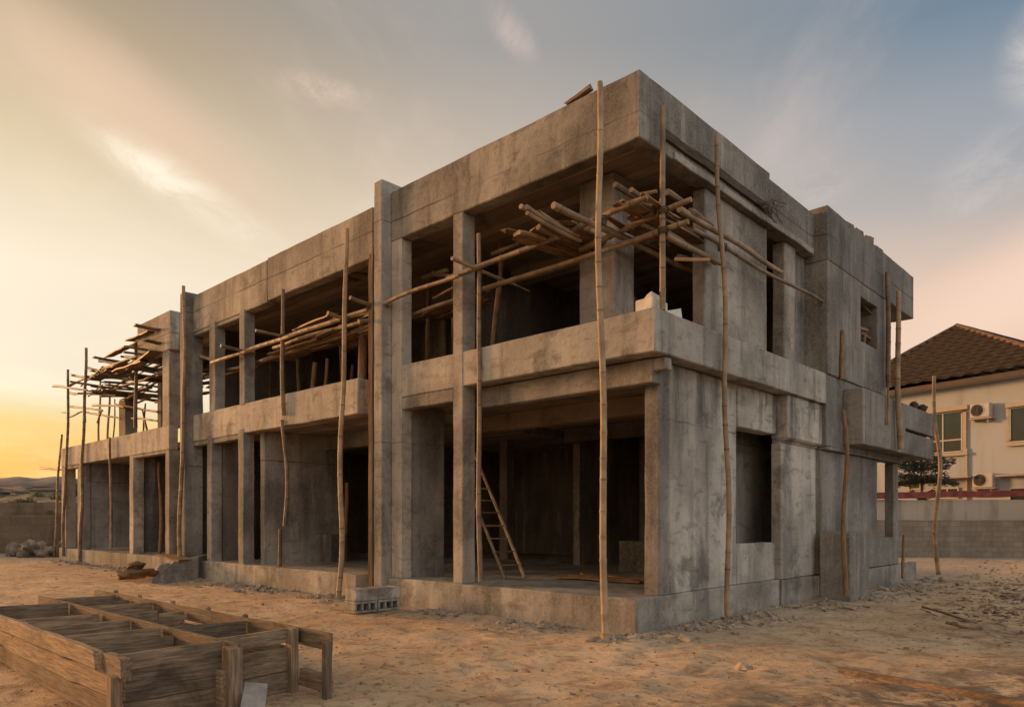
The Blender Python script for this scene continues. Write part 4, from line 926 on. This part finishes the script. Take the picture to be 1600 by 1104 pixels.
def window(px0, py0, px1, py1, mull=(), trans=(), surround=True):
    wn = hbox(MB(), px0, py0, px1, py1, -.1, .04).build('window', M['glass'], H)
    fr = MB()
    for (q0_, r0_, q1_, r1_) in ((px0-1.5, py0-1.5, px1+1.5, py0+.5), (px0-1.5, py1-.5, px1+1.5, py1+1.5), (px0-1.5, py0, px0+.5, py1), (px1-.5, py0, px1+1.5, py1)): hbox(fr, q0_, r0_, q1_, r1_, -.1, .09)
    for m_ in mull: hbox(fr, m_-1, py0, m_+1, py1, -.1, .075)
    for t_ in trans: hbox(fr, px0, t_-1, px1, t_+1, -.1, .08)
    fr.build('frame', M['alu'], wn)
    if surround:
        sr = MB(); hbox(sr, px0-8, py0-9, px1+9, py0-2.5, -.05, .28); hbox(sr, px0-7, py1+2, px1+9, py1+6.5, -.05, .2); hbox(sr, px1+2, py0-2.2, px1+7.5, py1+1.8, -.05, .1); hbox(sr, px0-7, py0-2.2, px0-2, py1+1.8, -.05, .1)
        sr.build('surround', M['trim'], wn)
window(1452, 645, 1502, 706, (1473,), (688,)); window(1578.5, 634, 1650, 687)
window(1466, 763, 1496, 777, (1480,), (), False); window(1578, 762, 1640, 783, (), (773,), False)
window(1420, 752, 1437, 763, (), (), False)
b = MB(); hbox(b, 1555, 738, 1700, 741, -.05, .5); b.build('ledge', M['trim'], H)
b = MB(); hbox(b, 1400, 745, 1512, 748, -.05, .7); b.build('ledge', M['trim'], H)
b = MB(); hbox(b, 1507.5, 700, 1511, 800, -.05, .12); b.build('downpipe', M['trim'], H)
def ac(px0, py0, px1, py1, lab, tilt):
    s0_, s1_ = hs(px0, .42)[0], hs(px1-3, .42)[0]; pm = (px0+px1)/2; z0_, z1_ = hz(pm, py1, .42), hz(pm, py0, .42)
    t = thing('air_conditioner', lab, 'air conditioner', tuple(HP((s0_+s1_)/2, .35, z0_)), 'air conditioners on the cream house')
    o = hbox(MB(), px0, py0, px1-3, py1, .08, .42).build('casing', M['acwhite'], t, .03)
    cpx = px0+(px1-px0)*.34; cs = hs(cpx, .42)[0]; cz = (z0_+z1_)/2+.02; rr = (z1_-z0_)*.40
    b = MB(); n_ = 28; vs = [HP(cs, .45, cz)]+[HP(cs+rr*cos(2*pi*k/n_), .43, cz+rr*sin(2*pi*k/n_)) for k in range(n_)]
    b.add(vs, [(0, 1+k, 1+(k+1) % n_) for k in range(n_)]+[tuple(range(n_, 0, -1))]); b.build('fan_grille', M['dark'], t)
    b = MB()
    for f in (.35, .65, 1.0):
        pts = [HP(cs+rr*f*cos(2*pi*k/n_), .46, cz+rr*f*sin(2*pi*k/n_)) for k in range(n_+1)]; b.tube(pts, [.010]*(n_+1), 5, None, False)
    b.build('guard_ring', M['dark'], t, smooth=50)
    b = MB(); hbox(b, px0-1, py1+.3, px1, py1+2, .0, .48); hbox(b, px0+5, py1+2, px0+7.5, py1+7, .0, .3); hbox(b, px1-7, py1+2, px1-5, py1+7, .0, .3); b.build('bracket', M['trim'], t)
ac(1515, 630, 1549, 652, 'white air conditioner under the eaves between the two upper windows of the cream house', 0)
ac(1519, 739, 1554, 761, 'boxy white air conditioner low on the cream house above the red gutter', 0)
# araucaria-like tree before the house
T = thing('layered_tree', 'small tree with flat dark layered branches before the cream house', 'tree', tuple(VC(641/FOC*35, 35, 0)))
base = VC(641/FOC*35, 35, 0); MB().stick(base, base+Vector((0, 0, 4.9)), .07, .05, 7, 10).build('trunk', M['bark'], T, smooth=50)
b = MB()
for (z, rad) in ((2.75, .5), (3.45, 1.5), (3.62, 1.1), (4.1, 1.35), (4.3, .9), (4.6, .95), (4.85, .5)):
    for k in range(int(620*rad)):
        a = random.uniform(0, 2*pi); r_ = rad*random.random()**.5; a = round(a/(2*pi/7))*(2*pi/7)+random.gauss(0, .16) if random.random() < .7 else a
        p = base+Vector((cos(a)*r_, sin(a)*r_, z+.22*sin(a*2+z*5)*(r_/rad)+.12*(r_/rad)**2-.05+random.gauss(0, .06))); u = Vector((cos(a)+random.gauss(0, .5), sin(a)+random.gauss(0, .5), random.gauss(.1, .3))).normalized()*.13; v = u.orthogonal().normalized()*.028
        b.add([p-u, p+v, p+u, p-v], [(0, 1, 2, 3)])
    for k in range(7):
        a = k*2*pi/7; b.stick(base+Vector((0, 0, z-.08)), base+Vector((cos(a)*rad*.9, sin(a)*rad*.9, z+.06)), .02, .03, 5, 4)
b.build('crown', M['leaf'], T)
# pots on the box balcony
for k, (px_, lab) in enumerate(((1428, 'dark round pot on the end of the box balcony, left of a wider one'), (1440, 'wide dark pot at the very end of the box balcony'))):
    p = PB(px_, 641, .60); b = MB(); r_ = .10+.04*k; pts = [Vector((p.x, p.y, 4.375+z)) for z in (0, .04, .10, .13, .135)]; b.tube(pts, [r_*.7, r_*.8, r_, r_*1.1, r_*.9], 14)
    b.rock(Vector((p.x, p.y, 4.375+.14)), r_*.8, r_*.8, .05, k); tag(b.build('plant_pot', M['pot'], smooth=40), lab, 'pot')
